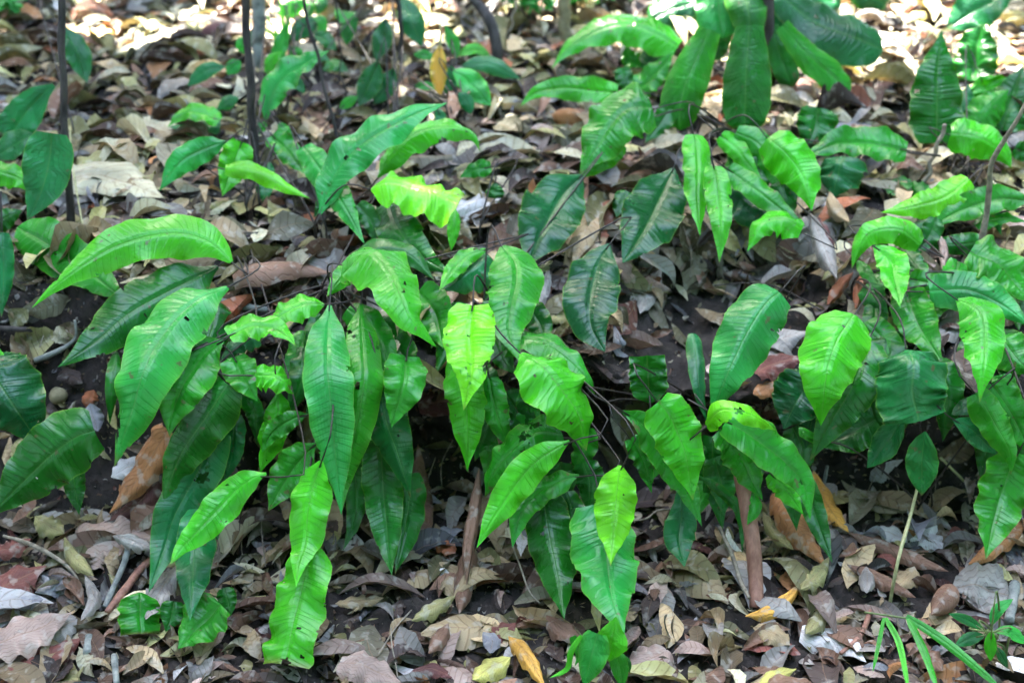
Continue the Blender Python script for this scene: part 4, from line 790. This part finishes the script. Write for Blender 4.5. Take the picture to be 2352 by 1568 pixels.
HIP = [('tan', 3.2), ('cream', 3.4), ('olive', 4.2), ('grey', 1.2), ('pink', .3), ('brown', 2.0), ('dark', 1.5), ('white', .4), ('blue', .3), ('rust', .35), ('orange', .15)]
def pick(pal, n, r):
    k = [a for a, _ in pal]; p = np.array([b for _, b in pal]); p = p / p.sum(); i = r.choice(len(k), n, p=p); return np.array([k[j] for j in i])
CN = {k: np.array(v) for k, v in DC.items()}
def scatter(n, r, bankw=.25):
    """points on the visible ground: position, normal, profile parameter"""
    out = []; 
    sy = np.interp(_s, _s, PR[0][0]); dens = np.abs(np.gradient(np.hypot(PR[0][0], PR[0][1] * 1.0))) ; seg = np.hypot(np.gradient(PR[0][0]), np.gradient(PR[0][1]))
    yc = PR[0][0]; wgt = seg * (.8 + .55 * np.clip(yc, 1, 5)) * np.where(yc > 3.6, .35, 1) * (yc > 1.2) * (yc < 6.2)
    wgt = wgt * np.where((_s > 19.5) & (_s < 31), bankw, 1)
    c = np.cumsum(wgt); c /= c[-1]; si = np.searchsorted(c, r.uniform(0, 1, n)); Yc = yc[si]; x = r.uniform(-1, 1, n) * (.40 * np.clip(Yc, 1.5, 9) + .30)
    P = np.zeros((n, 3)); Nn = np.zeros((n, 3))
    for a in range(0, n, 2000):
        sl = slice(a, a + 2000); y, z = surf(x[sl]); i = si[sl]; i = np.clip(i, 3, NS - 4); m = np.arange(len(i))
        P[sl] = np.stack([x[sl], y[m, i], z[m, i]], 1); dy, dz = y[m, i + 2] - y[m, i - 2], z[m, i + 2] - z[m, i - 2]; Nn[sl] = unit(np.stack([0 * dy, -dz, dy], 1))
    return P, Nn, si
r = np.random.default_rng(5); n = 16000
P, Nn, si = scatter(n, r); lowm = P[:, 1] < 2.05
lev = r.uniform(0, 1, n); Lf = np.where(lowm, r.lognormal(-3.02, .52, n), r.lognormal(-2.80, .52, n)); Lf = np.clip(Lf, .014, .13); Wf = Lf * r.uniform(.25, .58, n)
nr = unit(Nn + r.normal(0, .17, (n, 3))); dv = unit(r.normal(0, 1, (n, 3)))
names = np.where(lowm, pick(LOWP, n, r), pick(HIP, n, r)); colr = np.array([CN[k] for k in names]) * np.exp(r.normal(-.17, .38, (n, 1))).clip(.35, 1.75)
colr = colr * np.where(lev < .45, .38, 1)[:, None]  # lower layer coloured darker, painting in the black shadow gaps between leaves
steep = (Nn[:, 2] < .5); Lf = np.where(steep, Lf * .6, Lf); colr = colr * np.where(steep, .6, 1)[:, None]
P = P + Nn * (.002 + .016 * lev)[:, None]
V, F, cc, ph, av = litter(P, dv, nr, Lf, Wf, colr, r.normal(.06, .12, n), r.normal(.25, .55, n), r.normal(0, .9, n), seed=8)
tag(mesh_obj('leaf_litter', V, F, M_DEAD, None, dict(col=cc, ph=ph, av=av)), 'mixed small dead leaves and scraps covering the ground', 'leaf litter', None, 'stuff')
# crumbs: tiny chips and bits of soil
n2 = 30000; P, Nn, si = scatter(n2, r, 1.6); L2 = r.uniform(.003, .013, n2)
V, F, cc, ph, av = litter(P + Nn * r.uniform(.001, .012, n2)[:, None], unit(r.normal(0, 1, (n2, 3))), unit(Nn + r.normal(0, .6, (n2, 3))), L2, L2 * r.uniform(.3, .9, n2),
    np.array([CN[k] for k in pick(LOWP, n2, r)]) * r.uniform(.35, 1.1, (n2, 1)), r.normal(0, .2, n2), r.normal(0, .7, n2), r.normal(0, 1, n2), nu=4, nv=3, seed=9)
tag(mesh_obj('leaf_crumbs', V, F, M_DEAD, None, dict(col=cc, ph=ph, av=av)), 'crumbled leaf scraps and soil bits scattered between the dead leaves', 'crumbs', None, 'stuff')

# individual dead leaves of the litter that show largest
LANDM = [(np.array(h[0]), h[1]) for h in HERO]
def side_words(dx, dy):
    a = (math.degrees(math.atan2(-dy, dx)) + 360) % 360
    return ['right of', 'up right of', 'above', 'up left of', 'left of', 'down left of', 'below', 'down right of'][int((a + 22.5) // 45) % 8]
CW = {'tan': 'tan', 'cream': 'cream', 'olive': 'olive', 'grey': 'grey', 'pink': 'pinkish', 'brown': 'brown', 'blue': 'slate grey', 'dark': 'blackish', 'white': 'whitish', 'red': 'reddish', 'orange': 'orange', 'rust': 'rusty'}
PXG = []; used = set(); rr_ = np.random.default_rng(21); placed = []; tries = 0
while len(placed) < 195 and tries < 9000:
    tries += 1; py = 1568 * (1 - rr_.uniform() ** 1.25) if rr_.uniform() < .75 else rr_.uniform(0, 620); px = rr_.uniform(10, 2340)
    if 880 < py < 1180 and 380 < px < 2200: continue
    if py < 30 or any((px - a) ** 2 + (py - b) ** 2 < (62 if b > 900 else 48) ** 2 for a, b in placed) or any(np.hypot(px - h[0], (py - h[1])) < 48 for h, _ in LANDM): continue
    placed.append((px, py))
for px, py in placed:
    g, nn = ground(px, py); low = py > 900; k = str(pick(LOWP if low else HIP, 1, rr_)[0]); pxs = np.linalg.norm(g - CAM) / 1176 * T
    Lp = rr_.uniform(50, 100) if low else rr_.uniform(42, 85); asp = rr_.uniform(.32, .6); L1 = Lp * pxs * (1.0 if low else 1.0); cu = rr_.normal(.35, .5); be = rr_.normal(.1, .1); an = rr_.uniform(0, 180)
    d = np.array([[math.cos(R(an)), math.sin(R(an)), 0]]); nr = unit(nn + rr_.normal(0, .25, 3))[None]
    V, F, cc, ph, av = litter((g + nn * rr_.uniform(.012, .026))[None], d, nr, np.array([L1]), np.array([L1 * asp]), CN[k][None] * rr_.uniform(.8, 1.15), np.array([be]), np.array([cu]), np.array([rr_.normal(0, .7)]), nu=21, nv=11, seed=int(rr_.integers(1e6)))
    size = 'small' if Lp < 62 else ('large' if Lp > 84 else 'middling'); form = 'tightly curled' if cu > .75 else 'cupped' if cu > .3 else 'flat' if cu > -.15 else 'down-curved'
    shp = 'narrow' if asp < .4 else 'broad' if asp > .52 else 'oval'
    near = sorted((math.hypot(px - h[0], py - h[1]), i) for i, (h, _) in enumerate(LANDM)); lab = None
    for dd, i in near[:6]:
        h, hl = LANDM[i]; short = hl
        lab = f'{size} {form} {shp} {CW[k]} leaf {side_words(px - h[0], py - h[1])} the {short}'; ws = lab.split()
        if len(ws) <= 16 and lab not in used: break
        for cutw in (' '.join([size, form, CW[k], 'leaf', side_words(px - h[0], py - h[1]), 'the', short]), ' '.join([form, CW[k], 'leaf', side_words(px - h[0], py - h[1]), 'the', short]), ' '.join([CW[k], 'leaf', side_words(px - h[0], py - h[1]), 'the', short])):
            if len(cutw.split()) <= 16 and cutw not in used: lab = cutw; break
        if len(lab.split()) <= 16 and lab not in used: break
    used.add(lab)
    tag(mesh_obj('dead_leaf', V, F, M_DEAD, None, dict(col=cc, ph=ph, av=av)), ' '.join(lab.split()[:16]), 'dead leaf', 'dead leaves lying in the litter')
for o in bpy.data.objects:
    if o.name.startswith('dead_leaf') and 'group' not in o: o['group'] = 'dead leaves lying in the litter'

# ---------------------------------------------------------------- far ground plants behind (blurred) and the tree that shades the place
def tuft(px, py, nb, c, label, cat, hgt=.12, wid=.012, spread=1.0, name='plant', seed=0, shape='ell'):
    g, nn = ground(px, py); r = np.random.default_rng(seed + 77); Vs, Fs, cs, ps, as_ = [], [], [], [], []; off = 0
    for i in range(nb):
        a = r.uniform(0, 2 * np.pi); d = np.array([math.cos(a), math.sin(a), 0]) * spread; h = hgt * r.uniform(.5, 1.1)
        b = g + np.array([r.uniform(-1, 1), r.uniform(-1, 1), 0]) * hgt * .35 * spread; P = [b + [0, 0, h * .4], b + d * h * .35 + [0, 0, h * .8], b + d * h * .9 + [0, 0, h * .75]]
        V, F, at_ = blade(np.array(P), wid * r.uniform(.7, 1.3), shape, nseg=16, nv=5, veins=5, seed=i, facing=.3, camw=False)
        Vs.append(V); Fs.append(F + off); off += len(V); cs.append(np.tile(np.array(GREEN[c]) * r.uniform(.7, 1.3), (len(V), 1))); ps.append(at_['ph']); as_.append(at_['av'])
    e = empty(name, g); tag(e, label, cat)
    mesh_obj('foliage', np.vstack(Vs), np.vstack(Fs), M_BROAD, e, dict(col=np.vstack(cs), ph=np.concatenate(ps), av=np.concatenate(as_)))
    for k in range(3):
        v, f = tube_mesh([g + [0.01 * k - .01, 0, -.01], g + [.02 * k - .02, .005, hgt * .7]], .0012, 6); mesh_obj('stem', v, f, M_GSTALK, e)
tuft(1230, 60, 26, 'L', 'blurred pale green plants at the top, left of the olive trunk', 'plant', .13, .016, seed=1)
tuft(1400, 22, 30, 'M', 'blurred grassy green plants at the top, right of the olive trunk', 'plant', .14, .012, seed=2, shape='strap')
tuft(1345, 40, 14, 'L', 'blurred green leaf cluster right beside the olive trunk', 'plant', .10, .022, seed=3)
tuft(1990, 12, 24, 'M', 'blurred small-leaved green plant at the top right', 'plant', .11, .014, seed=4)
tuft(450, 20, 10, 'L', 'blurred pale green sprout in the sunny litter at the top left', 'plant', .10, .012, seed=5)
tuft(35, 60, 12, 'L', 'pale green sprout at the top left corner', 'plant', .09, .02, seed=6)
tuft(2065, 470, 8, 'D', 'low dark green seedling behind the lime crinkled frond', 'plant', .05, .028, seed=7)
tuft(2040, 680, 7, 'D', 'dark sprouts at the foot of the right-hand fern', 'plant', .05, .024, seed=8)

def shade_tree(cx, cy, cz, rx, ry, n, label, foot, rz=.7, ls=1.0):
    r = np.random.default_rng(303); e = empty('tree', foot); tag(e, label, 'tree')
    c = np.array([cx, cy, cz]); q = r.uniform(-1, 1, (n * 2, 3)); q = q[(q[:, 0] ** 2 + q[:, 1] ** 2) < 1][:n]; n = len(q)
    P = c + q * [rx, ry, rz]; nr = unit(np.tile([0, 0, 1.0], (n, 1)) + r.normal(0, .4, (n, 3)))
    V, F, cc, ph, av = litter(P, r.normal(0, 1, (n, 3)), nr, r.uniform(.12, .22, n) * ls, r.uniform(.06, .12, n) * ls, np.tile((.04, .14, .02), (n, 1)) * r.uniform(.6, 1.3, (n, 1)), 0 * q[:, 0], 0 * q[:, 0] + .2, 0 * q[:, 0], nu=4, nv=3)
    mesh_obj('crown', V, F, M_BROAD, e, dict(col=cc, ph=ph, av=av))
    v, f = tube_mesh([np.array(foot, float), np.array(foot) * [1, 1, 0] + [0.1, 0, cz * .5], c * [1, 1, 1] + [0, 0, -.2]], [.16, .13, .08], 14, 20); mesh_obj('trunk', v, f, M_BARKD, e); return e
# the crown whose shade covers everything up to about three metres; beyond it the sun comes through
def crown_at(gx, gy, h): s = SDIR / SDIR[2]; return gx + s[0] * h, gy + s[1] * h, h
cx, cy, cz = crown_at(0.0, .17, 8.0)
shade_tree(cx, cy, cz, 3.4, 2.35, 15000, 'tall shade tree standing outside the view, its crown shading the ferns', (-7.0, 9.0, .6), ls=1.3)
# ring of unseen trees, added to hide the low sky and deepen shadows
t0 = None
for i in range(12):
    a = R(i * 30 + 11); q = (7.2 * math.sin(a), 1.5 + 7.2 * math.cos(a), 0.0)
    lab = 'added tree outside the view hiding low sky, number %s clockwise from straight ahead' % ['one', 'two', 'three', 'four', 'five', 'six', 'seven', 'eight', 'nine', 'ten', 'eleven', 'twelve'][i]
    if t0 is None:
        t0 = shade_tree(q[0], q[1], 4.2, 2.7, 2.7, 4200, lab, q, rz=4.6, ls=2.2); t0['group'] = 'added trees hiding the low sky'
    else:
        c = t0.copy(); COL.objects.link(c); c.location = q; c.rotation_euler = (0, 0, i * 1.1); c.scale = (1, 1, {5: .9, 10: .7, 11: .66}.get(i, 1.0)); c['label'] = lab
        for ch in t0.children: d = ch.copy(); COL.objects.link(d); d.parent = c
